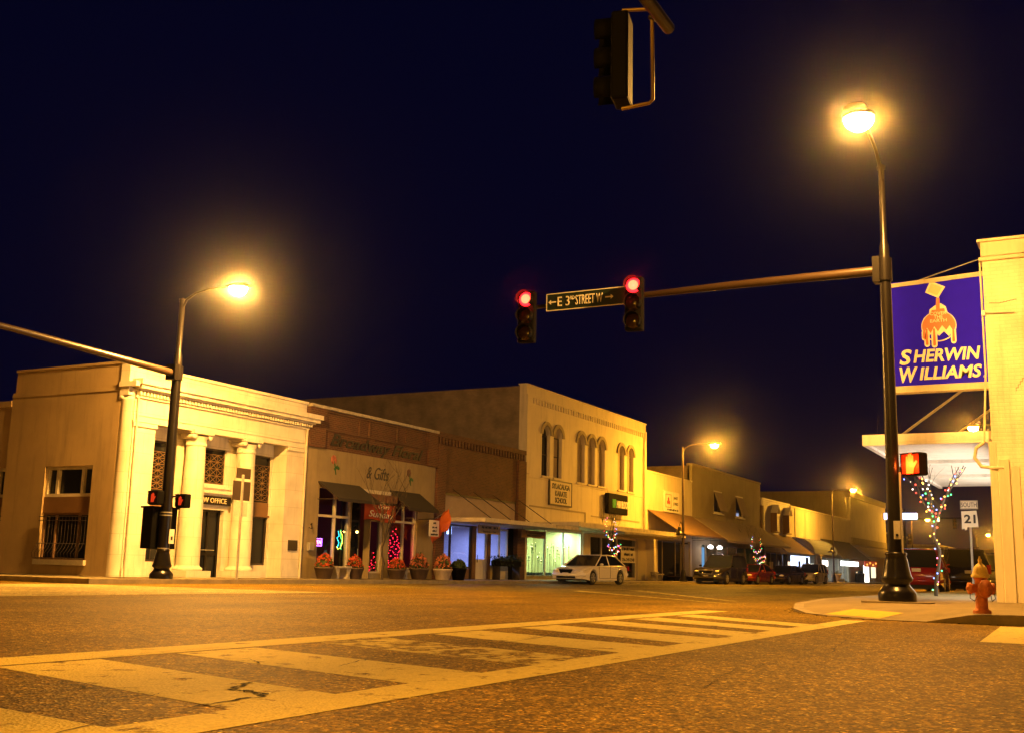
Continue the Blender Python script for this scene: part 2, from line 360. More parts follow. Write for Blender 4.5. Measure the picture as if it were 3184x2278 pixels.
# ladder crosswalk: two long bands and slanted rungs
YI, YO, YL, YLO = 4.84, 5.2, 2.84, 2.50
def xt(k): return 3.84 + 1.52 * k         # top right corner of dark gap k
def xb(k): return 3.25 + 1.28 * k + .01 * k * k
rungs = []; worn = []
RT = [(-.6, .1), (.9, 1.55), (2.4, 3.0), (3.77, 4.42), (4.99, 5.68), (6.36, 7.17), (7.85, 8.64), (9.35, 10.17), (10.9, 11.58), (12.22, 13.0), (13.7, 14.4)]
RB = [(-.4, .2), (.9, 1.45), (2.05, 2.65), (3.23, 3.87), (4.43, 5.12), (5.72, 6.48), (7.02, 7.84), (8.34, 9.21), (9.67, 10.4), (10.93, 11.6), (12.12, 12.8)]
for k, ((tl, tr), (bl, br)) in enumerate(zip(RT, RB)):
    (worn if k == 5 else rungs).append([(bl, YL), (br, YL), (tr, YI), (tl, YI)])
rungs.append([(-6, YI), (16.3, YI + .1), (16.3, YO + .16), (-6, YO)])
rungs.append([(-6, YLO - .04), (14.6, YLO + .16), (14.6, YL + .1), (-6, YL - .06)])
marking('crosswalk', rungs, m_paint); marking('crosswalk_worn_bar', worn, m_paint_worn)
marking('stop_line', [[(10.75, 1.0), (14.6, 1.12), (14.6, 0.55), (10.75, 0.45)]], m_paint)
marking('far_crosswalk', [[(19.6, 5.6), (20.1, 5.9), (30.2, 13.6), (29.4, 13.6)], [(22.2, 6.6), (22.7, 6.7), (34.0, 13.2), (33.2, 13.3)]], m_paint_worn, 0.012)
# centre line and parking ticks of the main street
marking('lane_line', [[(30, 14.3), (400, 14.3), (400, 14.42), (30, 14.42)], [(30, 14.6), (400, 14.6), (400, 14.72), (30, 14.72)]], mat('yellow_road_paint', (0.3, 0.2, 0.05), 0.7, .3, 4), 0.012)
# cracks through paint and asphalt
def crack(pts, wd):
    mb = MB(); P = []
    for (a, b) in zip(pts[:-1], pts[1:]):
        for i in range(8):
            t = i / 8; P.append((a[0] + (b[0] - a[0]) * t + random.gauss(0, .012), a[1] + (b[1] - a[1]) * t + random.gauss(0, .012)))
    P.append(pts[-1])
    for i, (a, b) in enumerate(zip(P[:-1], P[1:])):
        d = Vector((b[0] - a[0], b[1] - a[1])); n = Vector((-d.y, d.x)).normalized() * wd * (0.4 + random.random())
        mb.poly([(a[0] - n.x, a[1] - n.y, gz(*a) + .0045), (b[0] - n.x, b[1] - n.y, gz(*b) + .0045), (b[0] + n.x, b[1] + n.y, gz(*b) + .0045), (a[0] + n.x, a[1] + n.y, gz(*a) + .0045)])
    return mb
cr = MB()
def cw(u, v_): return u, v_
for pts, wd in [([(3.13, 2.98), (3.3, 3.02), (3.62, 3.02), (3.68, 3.12), (3.72, 3.3), (4.0, 3.42)], .008), ([(3.68, 3.05), (3.72, 3.22)], .014), ([(3.02, 3.5), (3.25, 3.42), (3.42, 3.4)], .004), ([(3.45, 4.0), (3.38, 3.75), (3.5, 3.6)], .006),
                ([(3.5, 4.35), (3.56, 4.3)], .009), ([(4.4, 4.9), (5.0, 4.98), (5.6, 5.0)], .003), ([(4.9, 3.6), (5.3, 3.75), (5.9, 3.9)], .005), ([(4.75, 4.0), (4.95, 4.25), (4.9, 4.4)], .005),
                ([(6.2, 4.0), (7.5, 3.9), (9.4, 4.2)], .006), ([(2.2, 2.8), (2.8, 2.95), (3.2, 2.9)], .004), ([(16.4, 6.0), (14, 9), (12, 14), (11, 20)], .008), ([(2.2, 3.6), (2.8, 3.7), (3.1, 3.55)], .004),
                ([(5.2, 1.7), (6.4, 1.9), (8.2, 1.75), (10, 2.0), (13, 1.9)], .003)]:
    c_ = crack(pts, wd); cr.add(c_.v, c_.f)
cr.build('road_cracks', m_crack, kind='structure')

# near corner sidewalk with a kerb that dips to a ramp
out = [(15.0, -40, 1), (15.0, -4, 1), (14.98, 0.2, 1), (14.98, 1.0, 1), (14.98, 1.5, .85), (14.98, 2.0, .05), (15.1, 2.7, .05), (15.75, 3.35, .05), (16.5, 3.85, .1), (17.6, 4.3, .35), (19.0, 4.62, .7), (22, 4.8, 1), (26, 4.85, 1), (43, 4.95, 1), (400, 4.95, 1)]
def inset(p, d):
    r = []
    for i, q in enumerate(p):
        a = p[max(i - 1, 0)]; b = p[min(i + 1, len(p) - 1)]
        t = Vector((b[0] - a[0], b[1] - a[1])).normalized(); n = Vector((t.y, -t.x))
        r.append((q[0] + n.x * d, q[1] + n.y * d, q[2]))
    return r
in1 = inset(out, 0.15); in2 = inset(out, 1.5)
kb = MB(); wk = MB()
def Pk(q, k): return (q[0], q[1], gz(q[0], q[1]) + max(.012, WK * k))
for i in range(len(out) - 1):
    a, b, c_, d = out[i], out[i + 1], in1[i], in1[i + 1]; e, f_ = in2[i], in2[i + 1]
    kb.add([(a[0], a[1], gz(a[0], a[1]) - .05), (b[0], b[1], gz(b[0], b[1]) - .05), Pk(b, b[2]), Pk(a, a[2])], [(0, 1, 2, 3)])
    kb.add([Pk(a, a[2]), Pk(b, b[2]), Pk(d, d[2]), Pk(c_, c_[2])], [(0, 1, 2, 3)])
    wk.add([Pk(c_, c_[2]), Pk(d, d[2]), Pk(f_, 1), Pk(e, 1)], [(0, 1, 2, 3)])
wk.add([Pk(q, 1) for q in in2] + [(400, -40, gz(400, -40) + WK)], [tuple(range(len(in2) + 1))])
kb.build('near_kerb', m_curb, kind='structure'); wk.build('near_sidewalk', m_conc, kind='structure')
# sidewalk joints
jt = MB()
for y in [-6 + 1.5 * i for i in range(5)]: jt.poly([(16.9, y, sw(16.9, y) + .003), (23.7, y, sw(23.7, y) + .003), (23.7, y + .012, sw(23.7, y) + .003), (16.9, y + .012, sw(16.9, y) + .003)])
for x in [18.3 + 1.5 * i for i in range(16)]: jt.poly([(x, -6, sw(x, -6) + .0035), (x + .014, -6, sw(x, -6) + .0035), (x + .014, 3.9, sw(x, 3.9) + .0035), (x, 3.9, sw(x, 3.9) + .0035)])
jt.build('sidewalk_joints', m_crack, kind='structure')
# yellow tactile plate on the ramp
from mathutils.bvhtree import BVHTree
bvh = BVHTree.FromPolygons([Vector(v) for v in wk.v + kb.v], [list(f) for f in wk.f] + [[i + len(wk.v) for i in f] for f in kb.f])
tp = MB(); tq = [(15.28, 2.62), (16.0, 2.42), (17.15, 3.3), (16.25, 3.55)]
def tpt(u, v_):
    a = Vector(tq[0]).lerp(Vector(tq[1]), u); b = Vector(tq[3]).lerp(Vector(tq[2]), u); p = a.lerp(b, v_)
    h = bvh.ray_cast(Vector((p.x, p.y, 2)), Vector((0, 0, -1)))[0]
    return (p.x, p.y, (h.z if h else sw(p.x, p.y)) + .004)
for a_ in range(10):
    for b_ in range(10): tp.poly([tpt(a_ / 10, b_ / 10), tpt((a_ + 1) / 10, b_ / 10), tpt((a_ + 1) / 10, (b_ + 1) / 10), tpt(a_ / 10, (b_ + 1) / 10)])
o = tp.build('tactile_paving', m_paint_yel); tag(o, 'yellow tactile plate set in the sidewalk ramp', 'tactile plate')
rl = random.Random(9)
lf = MB()
for i in range(260):
    k = rl.uniform(0, 9.999); a, b = out[2 + int(k)], out[3 + int(k)]; t_ = k - int(k); x, y = a[0] + (b[0] - a[0]) * t_ - abs(rl.gauss(0, .12)), a[1] + (b[1] - a[1]) * t_ + abs(rl.gauss(0, .08)) * .5
    q = rl.random() * 6.28; r_ = rl.uniform(.008, .03); z = gz(x, y) + .006
    lf.poly([(x + r_ * math.cos(q), y + r_ * math.sin(q), z), (x + r_ * .6 * math.cos(q + 1.8), y + r_ * .6 * math.sin(q + 1.8), z + .008), (x + r_ * math.cos(q + 3.14), y + r_ * math.sin(q + 3.14), z), (x + r_ * .6 * math.cos(q + 4.7), y + r_ * .6 * math.sin(q + 4.7), z + .004)])
o = lf.build('leaf_litter', mat('dry_leaf', (.07, .045, .015), .9)); tag(o, 'dry leaf litter gathered along the near kerb', 'leaf litter', kind='stuff')
# far sidewalk and kerb
FK = 22.75
fs = MB()
for a, b in ((FK + .15, 24), (24, 26.4)):
    fs.poly([(20.2, a, sw(20.2, a)), (400, a, sw(400, a)), (400, b, sw(400, b)), (20.2, b, sw(20.2, b))])
fs.poly([(20.2, 26.4, sw(20.2, 26)), (24.2, 26.4, sw(24.2, 26)), (24.2, 200, sw(24.2, 26)), (20.2, 200, sw(20.2, 26))])
fs.build('far_sidewalk', m_conc, kind='structure')
fk = MB(); fk.add([(20.2, FK, -.4), (400, FK, -1.6), (400, FK, sw(400, FK)), (20.2, FK, sw(20.2, FK))], [(0, 1, 2, 3)])
fk.add([(20.2, FK, sw(20.2, FK)), (400, FK, sw(400, FK)), (400, FK + .15, sw(400, FK + .15)), (20.2, FK + .15, sw(20.2, FK + .15))], [(0, 1, 2, 3)])
fk.add([(20.2, FK, -.4), (20.2, 200, -.4), (20.2, 200, sw(20.2, 24)), (20.2, FK, sw(20.2, FK))], [(0, 1, 2, 3)])
fk.build('far_kerb', m_curb, kind='structure')

# ------------------------------------------------------------------ LAW OFFICE (bank-like building on the corner)
YF = 26.0
law = thing('office_building', 'pale stone corner building with two round columns and a law office sign', 'building', (28.4, YF, -.15))
holes = [(25.17, 31.6, -.3, 4.7)]
mb = MB(); wall_y(mb, 24.25, 32.68, -.4, 5.45, YF, .64, holes); mb.build('front_wall', m_stone, law)
# recessed back wall of the loggia with windows and door
YB = YF + .62
WL = [(25.2, 26.65, .43, 4.27), (27.58, 29.0, 3.07, 4.27), (27.58, 29.0, -.14, 2.23), (29.85, 31.4, .38, 4.27)]
mb = MB(); wall_y(mb, 25.1, 31.7, -.4, 4.75, YB, .25, [(a + .12, b + .12, c_, d) for a, b, c_, d in WL]); mb.build('recessed_wall', m_stone, law)
# upper wall + parapet
mb = MB(); mb.box(24.27, 32.66, YF + .03, YF + .9, 5.45, 5.98); mb.box(24.2, 32.66, YF + .06, YF + .8, 5.98, 6.34); mb.box(24.1, 32.7, YF, YF + .85, 6.34, 6.44)
mb.build('parapet', m_stone, law)
mb = MB(); mb.box(24.1, 33.1, YF - .42, YF + .05, 5.78, 5.95); mb.box(24.15, 33.02, YF - .34, YF + .03, 5.66, 5.78); mb.box(24.2, 32.9, YF - .22, YF + .03, 5.6, 5.66)
mb.box(24.22, 32.8, YF - .08, YF - .003, 5.4, 5.46); mb.build('cornice', m_stone, law)
mb = MB()
for i in range(62): mb.box(24.28 + i * .138, 24.28 + i * .138 + .075, YF - .17, YF - .003, 5.48, 5.598)
mb.build('dentil_course', m_stone, law)
mb = MB(); mb.box(24.22, 32.7, YF - .03, YF - .002, 4.86, 4.92); mb.box(24.2, 32.72, YF - .045, YF - .002, 4.66, 4.72); mb.build('architrave', m_stone, law)
for x0, x1 in ((24.25, 25.17), (31.6, 32.68)):
    B(x0 - .03, x1 + .03, YF - .06, YF - .004, 4.52, 4.64).build('pilaster_cap', m_stone, law); B(x0 - .02, x1 + .02, YF - .045, YF - .004, -.4, .22).build('pilaster_foot', m_stone, law)
for cx in (27.2, 29.65):
    col = MB(); r0 = .475
    col.lathe([(.38, .26), (.375, 1.2), (.36, 2.4), (.33, 3.6), (.31, 4.3)], (cx, YF + .21, 0), 28); sh = col.build('column', m_stone, law)
    c2 = MB(); c2.lathe([(.32, 4.18), (.345, 4.2), (.345, 4.26), (.32, 4.28), (.33, 4.4), (.4, 4.5)], (cx, YF + .21, 0), 28)
    for sx in (-.36, .36):
        c2.lathe([(.02, -.3), (.085, -.3), (.09, -.26), (.07, 0), (.09, .26), (.085, .3), (.02, .3)], (cx + sx, YF + .21, 4.5), 18, axis='Y')
    c2.box(cx - .46, cx + .46, YF - .14, YF + .6, 4.585, 4.698); c2.build('capital', m_stone, sh)
    c3 = MB(); c3.lathe([(.46, .17), (.48, .2), (.48, .24), (.45, .27), (.4, .3), (.385, .34)], (cx, YF + .21, 0), 28); c3.box(cx - .55, cx + .55, YF - .3, YF + .6, -.4, .17); c3.build('plinth', m_stone, sh)
# loggia base course
# windows with bronze lattice
def lattice(x0, x1, z0, z1, y, nx, nz):
    mb = MB(); t = .014
    def bar(a, b): mb.tube([(a[0], y, a[1]), (b[0], y, b[1])], .011, 4, False)
    for i in range(nx + 1): x = x0 + (x1 - x0) * i / nx; bar((x, z0), (x, z1))
    for j in range(nz + 1): z = z0 + (z1 - z0) * j / nz; bar((x0, z), (x1, z))
    for i in range(nx):
        for j in range(nz):
            a, b = x0 + (x1 - x0) * i / nx, x0 + (x1 - x0) * (i + 1) / nx; c_, d = z0 + (z1 - z0) * j / nz, z0 + (z1 - z0) * (j + 1) / nz
            bar((a, c_), (b, d)); bar((a, d), (b, c_))
    return mb
for (a, b, c_, d), zt in zip((WL[0], WL[3]), (2.66, 2.6)):
    a += .12; b += .12
    wn = frame_y(a, b, c_, d, YB + .08, .06, .1).build('window', m_dark, law)
    B(a + .06, b - .06, YB + .14, YB + .16, c_ + .06, d - .06).build('pane', m_glassd, wn)
    B(a + .02, b - .02, YB + .03, YB + .1, zt - .5, zt).build('spandrel_panel', m_brown, wn)
    B(a - .02, b + .02, YB - .02, YB + .06, zt - .52, zt - .46).build('ledge', m_brown, wn)
    lattice(a + .04, b - .04, zt + .06, d - .35, YB + .05, 4, 6).build('grille', m_grille, wn)
    frame_y(a + .03, b - .03, c_ + .03, zt - .53, YB + .09, .04, .03, mull=((a + b) / 2,)).build('sash', m_dark, wn)
a, b, c_, d = WL[1]; a += .12; b += .12
wn = frame_y(a, b, c_, d, YB + .08, .05, .1).build('window', m_dark, law); B(a + .05, b - .05, YB + .14, YB + .16, c_ + .05, d - .05).build('pane', m_glassd, wn)
lattice(a + .03, b - .03, c_ + .04, d - .2, YB + .05, 4, 4).build('grille', m_grille, wn)
a, b, c_, d = WL[2]; a += .12; b += .12
mb = MB(); mb.box(a - .16, a, YB - .08, YB + .02, -.14, 2.2); mb.box(b, b + .16, YB - .08, YB + .02, -.14, 2.2); mb.box(a - .16, b + .16, YB - .08, YB + .02, 2.2, 2.36)
mb.box(a - .22, b + .22, YB - .16, YB + .02, 2.66, 2.74); mb.box(a - .28, b + .28, YB - .24, YB + .02, 2.74, 2.84); mb.box(a - .2, b + .2, YB - .1, YB + .02, 2.92, 3.0)
mb.build('door_surround', m_stone, law)
dr = frame_y(a, b, c_, d, YB + .1, .1, .06, mull=((a + b) / 2 + .15,), trans=(.72,)).build('door', m_black, law)
B(a + .1, b - .1, YB + .15, YB + .17, c_ + .1, d - .1).build('pane', m_glassd, dr)
MB().tube([(a + .2, YB + .04, .85), (b - .25, YB + .04, .85)], .015, 6).build('push_bar', m_steel, dr)
B(a + .1, a + .36, YB + .08, YB + .098, 1.08, 1.28).build('door_notice', mat('red_notice', (.5, .05, .03), .5), dr)
sg = B(a - .1, b + .16, YB - .2, YB - .13, 2.36, 2.65).build('office_sign', m_black, law, label='black fascia sign with gold letters over the door')
text('lettering', 'LAW OFFICE', (28.35, YB - .21, 2.505), 1.4, .17, m_gold, sg)
B(31.93, 32.42, YF - .05, YF - .004, .93, 1.3).build('plaque', m_dark, law)
for x, r_ in ((32.6, .045), (24.32, .03)): MB().tube([(x, YF - .07, -.3), (x, YF - .07, 5.4)], r_, 8).build('downpipe', m_trim, law)
# side wall towards the cross street
XS = 24.0
SW = [(27.3, 29.42, .43, 3.31), (31.2, 33.2, .43, 3.31), (35, 37, .43, 3.31)]
mb = MB(); wall_x(mb, YF + .35, 31.3, -.5, 5.75, XS, .25, SW[:1]); mb.box(XS, XS + .3, YF + .25, 31.18, 5.753, 6.42); mb.box(XS - .04, XS + .3, YF + .2, 31.2, 6.423, 6.5)
mb.box(XS - .02, XS - .001, YF + .35, 31.3, 5.6, 5.7)
mb.build('side_wall', m_side, law)
mb = MB(); mb.lathe([(.3, -.4), (.3, 5.3), (.33, 5.32), (.33, 5.42), (.3, 5.44)], (24.3, YF + .33, 0), 24); mb.build('rounded_corner', m_stone, law)
mb = MB(); mb.box(23.98, 24.27, YF + .02, YF + .4, 5.44, 6.45); mb.box(23.95, 24.1, YF - .3, YF + .42, 5.7, 5.86); mb.build('corner_block', m_stone, law)
mb = MB(); wall_x(mb, 31.3, 60, -.5, 5.3, XS + .03, .25, SW[1:]); mb.box(XS - .03, XS + .3, 31.31, 60, 5.303, 5.5); mb.build('rear_side_wall', m_side, law)
B(24.3, 32.6, 27.2, 60, 5.0, 5.2).build('roof', m_roof, law)
for k, (y0, y1, z0, z1) in enumerate(SW):
    xw = XS + .16
    def fr(y0, y1, z0, z1, x, w_, d, mull=(), trans=()):
        t = frame_y(y0, y1, z0, z1, x, w_, d, mull, trans); return swap_xy(t)
    wn = fr(y0, y1, 2.36, z1, xw - .08, .1, .12, mull=(y0 + .5, y1 - .5)).build('window', m_trim, law)
    fr(y0, y1, z0, 1.86, xw - .04, .06, .08, mull=(y0 + .55, y1 - .55)).build('sash', m_awn_br, wn)
    B(xw + .03, xw + .05, y0 + .05, y1 - .05, z0 + .05, z1 - .05).build('pane', m_glassd, wn)
    B(xw - .1, xw + .02, y0, y1, 1.86, 2.36).build('spandrel_panel', m_brown, wn)
    B(XS - .1, XS + .1, y0 - .06, y1 + .06, z0 - .16, z0).build('sill', m_trim, wn)
    gr = MB()
    n = 14
    for i in range(n + 1):
        y = y0 + .05 + (y1 - y0 - .1) * i / n
        gr.tube([(XS - .05, y, 1.75), (XS - .05, y, 1.0), (XS - .12, y, .8), (XS - .26, y, .62), (XS - .22, y, .48), (XS - .05, y, .46)], .009, 4)
    for z in (1.75, 1.62, .92): gr.tube([(XS - .055, y0, z), (XS - .055, y1, z)], .012, 4)
    gr.build('window_grille', m_dark, wn)

# ------------------------------------------------------------------ FLORIST
fl = thing('florist_shop', 'tan florist shop with brick top band and two dark awnings', 'building', (37.3, YF, -.2))
FW = [(33.6, 35.7, -.1, 3.4), (35.74, 37.02, -.2, 3.1), (37.06, 37.95, -.1, 3.1), (38.4, 40.5, -.1, 3.4)]
mb = MB(); wall_y(mb, 32.72, 41.85, -.5, 4.8, YF, .3, FW); mb.build('wall', m_stucco, fl)
mb = MB(); mb.box(32.72, 41.85, YF, YF + .35, 4.803, 6.3); mb.box(32.72, 33.7, YF - .1, YF - .003, 4.803, 6.3); mb.box(41.1, 41.85, YF - .1, YF - .003, 4.803, 6.3)
mb.build('brick_band', m_brick, fl)
mb = MB(); mb.box(32.72, 41.85, YF - .14, YF + .4, 6.3, 6.42); mb.build('coping', m_stone_d, fl)
mb = MB()
mb.box(33.7, 41.1, YF - .06, YF - .003, 5.5, 5.58); mb.box(33.7, 41.1, YF - .06, YF - .003, 6.2, 6.26)
for x in (33.72, 35.9, 36.6, 38.6, 39.3, 41.0): mb.box(x, x + .08, YF - .06, YF - .003, 5.58, 6.2)
mb.build('brick_panel_border', m_brick_dk, fl)
text('shop_name', 'Broadway Floral', (37.4, YF - .03, 5.13), 6.6, .62, m_letter, fl, shear=.35, bold=.01, depth=.04)
text('shop_name_second_line', '& Gifts', (37.4, YF - .01, 4.15), 1.6, .5, m_letter, fl, shear=.35)
# painted rose emblems
def rose(x, z, s, c_):
    mb = MB()
    for i in range(7):
        a = i * .9; mb.lathe([(.001, 0), (.1 * s, .005), (.13 * s, .02), (.001, .025)], (x + .12 * s * math.cos(a), YF - .03, z + .25 * s + .12 * s * math.sin(a)), 8, axis='Y')
    f = mb.build('rose_emblem', c_, fl)
    mb = MB(); mb.tube([(x, YF - .02, z + .2 * s), (x + .08, YF - .02, z - .1 * s), (x + .2 * s, YF - .02, z - .5 * s)], .018, 6)
    for dx, dz in ((.15, -.1), (.0, -.2), (.28, -.15)):
        mb.prism([(x + dx * s, YF - .03, z + dz * s), (x + dx * s + .14 * s, YF - .03, z + dz * s + .1 * s), (x + dx * s + .2 * s, YF - .03, z + dz * s - .05 * s), (x + dx * s + .08 * s, YF - .03, z + dz * s - .1 * s)], (0, .015, 0))
    mb.build('leaf_emblem', mat('leaf_green', (.02, .12, .04), .6), f)
rose(34.4, 4.25, .75, mat('rose_pink', (.4, .12, .08), .6)); rose(39.7, 4.2, .7, mat('rose_dull', (.14, .06, .05), .6))
def awning(x0, x1, zt, zb, y1, material, parent, val=.12, name='awning', th=.03, cheek=True, seg=1, curve=0):
    """sloped canvas from the wall (z=zt) out to y1 (z=zb) with valance; side cheeks optional"""
    mb = MB(); n = 8 if curve else 1; pts = []
    for i in range(n + 1):
        t = i / n
        if curve: pts.append((YF - .01 + (y1 - YF) * math.sin(t * math.pi / 2), zb + (zt - zb) * math.cos(t * math.pi / 2)))
        else: pts.append((YF - .01 + (y1 - YF) * t, zt + (zb - zt) * t))
    for (ya, za), (yb, zb_) in zip(pts[:-1], pts[1:]):
        mb.prism([(x0, ya, za), (x0, yb, zb_), (x0, yb, zb_ - th), (x0, ya, za - th)], (x1 - x0, 0, 0))
    mb.box(x0, x1, y1 - .015, y1 + .015, zb - val, zb - .002)
    if cheek:
        for x in (x0, x1 - .012): mb.prism([(x, YF - .01, zt - .03)] + [(x, y, z - .03) for y, z in pts[1:]] + [(x, YF - .01, zb - .03)], (.012, 0, 0)) if False else None
    a = mb.build(name, material, parent)
    fr = MB()
    for x in (x0 + .03, x1 - .03):
        fr.tube([(x, YF, zb - .04), (x, y1 + .02, zb - .04)], .018, 6); fr.tube([(x, YF, zt - .06), (x, y1 + .03, zb - .04)], .015, 6)
    fr.build('awning_frame', m_dark, a)
    return a
awning(33.5, 36.15, 3.56, 2.92, 25.0, m_awn_dk, fl); awning(38.3, 40.6, 3.55, 2.82, 25.0, m_awn_dk, fl)
MB().box(36.2, 38.25, YF - .12, YF - .004, 3.3, 3.45).build('door_header', m_trim, fl)
for a, b, c_, d in (FW[0], FW[3]):
    wn = frame_y(a, b, c_ + .3, d, YF + .06, .09, .12, mull=((a + b) / 2 + .1,), trans=(2.28,)).build('window', m_trim, fl)
    B(a + .05, b - .05, YF + .11, YF + .12, c_ + .35, d - .05).build('pane', m_glass, wn)
    B(a, b, YF + .05, YF + .2, -.5, .2).build('stall_riser', m_stucco, wn)
wn = frame_y(FW[2][0], FW[2][1], .15, 3.1, YF + .06, .07, .12, trans=(2.25,)).build('window', m_trim, fl); B(FW[2][0] + .05, FW[2][1] - .05, YF + .11, YF + .12, .2, 3.05).build('pane', m_glass, wn)
B(FW[2][0], FW[2][1], YF + .05, YF + .2, -.5, .15).build('stall_riser', m_stucco, wn)
dr = frame_y(FW[1][0], FW[1][1], -.2, 3.1, YF + .5, .09, .06, mull=(), trans=(2.2,)).build('door', m_dark, fl); B(FW[1][0] + .08, FW[1][1] - .08, YF + .52, YF + .53, -.1, 3.0).build('pane', m_glassd, dr)
MB().tube([(36.85, YF + .44, .7), (36.85, YF + .44, 1.1)], .02, 6).build('handle', m_steel, dr)
def room(parent, x0, x1, z1, depth, wallm, floorm, zf=-.2):
    mb = MB(); y0 = YF + .62; y1 = YF + depth
    mb.poly([(x0, y1, zf), (x1, y1, zf), (x1, y1, z1), (x0, y1, z1)]); mb.poly([(x0, y0 - .3, zf), (x0, y1, zf), (x0, y1, z1), (x0, y0 - .3, z1)]); mb.poly([(x1, y0 - .3, zf), (x1, y0 - .3, z1), (x1, y1, z1), (x1, y1, zf)])
    mb.poly([(x0, y0 - .3, z1), (x0, y1, z1), (x1, y1, z1), (x1, y0 - .3, z1)])
    mb.build('interior_wall', wallm, parent)
    B(x0, x1, YF + .3, y1, zf - .05, zf).build('interior_floor', floorm, parent)
m_redroom = mat('dark_red_room', (.12, .03, .03), .8); m_wood = mat('wood_floor', (.15, .09, .05), .6)
room(fl, 32.9, 41.7, 3.4, 5, m_redroom, m_wood)
plight('florist_back_light', (34.2, 29.5, 2.6), 5, (.75, .45, .9), .2, fl)
plight('florist_room_light', (40.3, 29.3, 2.6), 6, (1, .2, .15), .2, fl)
B(32.8, 41.8, YF + .35, 45, 5.6, 5.75).build('roof', m_roof, fl)

# christmas tree in the window with red lights
def redtree(x, y, z0, h, label, n=120):
    t = thing('christmas_tree', label, 'christmas tree', (x, y, z0))
    mb = MB()
    for i in range(500):
        q = random.random() ** .7; r_ = (1 - q) * .38 * h / 1.6 + .02; a = random.random() * 6.28; zz = z0 + q * h
        p = Vector((x + r_ * math.cos(a) * random.uniform(.4, 1), y + r_ * math.sin(a) * random.uniform(.4, 1), zz))
        d = Vector((math.cos(a), math.sin(a), -.5)) * .09; s_ = Vector((-math.sin(a), math.cos(a), 0)) * .02
        mb.poly([p - s_, p + s_, p + d])
    mb.build('foliage', mat('fir_green', (.01, .03, .01), .8), t)
    bl = MB(); return t
m_bred = emis('red_bulb', (1, .02, .06), 14); 
me_red = None
BULBS = {}
def bulb_mesh(key, col, r, s):
    if key not in BULBS:
        mb = MB(); mb.ball((0, 0, 0), r, 6, 4); o = mb.build('light_bulb', emis('bulb_' + key, col, s)); BULBS[key] = o.data; bpy.data.objects.remove(o)
    return BULBS[key]
def bulb(key, p, parent):
    o = bpy.data.objects.new('light_bulb', BULBS[key]); C.objects.link(o); o.parent = parent; o.location = Vector(p) - Vector(parent.location); return o
bulb_mesh('shop_red', (1, .012, .04), .02, 9)
for x, y, z0, h, nb, lb in ((39.9, 26.75, .15, 2.0, 100, 'christmas tree glowing with red lights in the florist window'), (38.3, 26.6, .1, 1.0, 28, 'small red lit bush in the narrow florist window')):
    t = redtree(x, y, z0, h, lb)
    for i in range(nb):
        q = (i + .5) / nb; q = 1 - math.sqrt(1 - q); a = i * 2.4; r_ = (1 - q) * .38 * h / 1.6 + .03
        bulb('shop_red', (x + r_ * math.cos(a), y + r_ * math.sin(a), z0 + q * h), t)
plight('tree_glow', (39.85, 26.45, 1.1), 16, (1, .03, .12), .3, fl)
# neon signs
def neon(name, label, pts_list, y, cols, s=10, r=.014):
    t = thing(name, label, 'neon sign', (pts_list[0][0][0], y, pts_list[0][0][1]))
    for pts, c_ in zip(pts_list, cols): MB().tube([(x, y, z) for x, z in pts], r, 6).build('neon_tube', emis('neon', c_, s), t)
    return t
nx, nz_ = 33.95, 1.35
nt_ = neon('neon_sign', 'violet neon open sign in the left florist window', [[(33.72, 1.15), (34.3, 1.15), (34.3, 1.42), (33.72, 1.42), (33.72, 1.15)]], 26.3, [(.45, .1, 1)], 14)
text('lettering', 'OPEN', (34.0, 26.29, 1.285), .46, .15, emis('neon_red', (1, .15, .5), 14), nt_)
pts = [[(35.12, 1.75), (35.2, 1.55), (35.05, 1.5), (35.2, 1.3), (35.1, 1.1)], [(35.28, 1.8), (35.3, 1.5), (35.4, 1.4), (35.3, 1.2), (35.35, 1.05)], [(35.05, 1.15), (35.15, 1.05), (35.3, 1.1), (35.42, 1.3), (35.4, 1.6), (35.25, 1.75)]]
pts = [[(x + .22, z) for x, z in q] for q in pts]
neon('neon_sign', 'green and yellow neon flower in the left florist window', pts, 26.32, [(.05, .8, 1), (.1, 1, .2), (1, .8, .05)], 4, .014)
# porch lamp
t = thing('wall_lantern', 'small glowing lantern beside the florist door', 'lantern', (35.86, 25.9, 1.7))
MB().tube([(35.86, 25.98, 1.95), (35.86, 25.85, 2.0), (35.86, 25.8, 1.9)], .012, 6).build('bracket', m_dark, t)
MB().lathe([(.02, 1.9), (.12, 1.82), (.14, 1.78), (.02, 1.77)], (35.86, 25.8, 0), 14).build('lamp_shade', m_dark, t)
MB().ball((35.86, 25.8, 1.74), .05, 10, 6).build('bulb', emis('warm_bulb', (1, .5, .1), 25), t)
# mailbox, hook by the law office
t = thing('mailbox', 'small metal letter box with hook on the tan wall left of the florist window', 'mailbox', (33.15, YF, 1.1))
MB().box(33.0, 33.3, YF - .14, YF - .003, .95, 1.25).build('body', m_steel, t, bevel=.02); MB().tube([(33.0, YF - .07, 1.8), (33.08, YF - .15, 1.75), (33.14, YF - .1, 1.95), (33.2, YF, 1.9)], .02, 6).build('hook', m_dark, t)
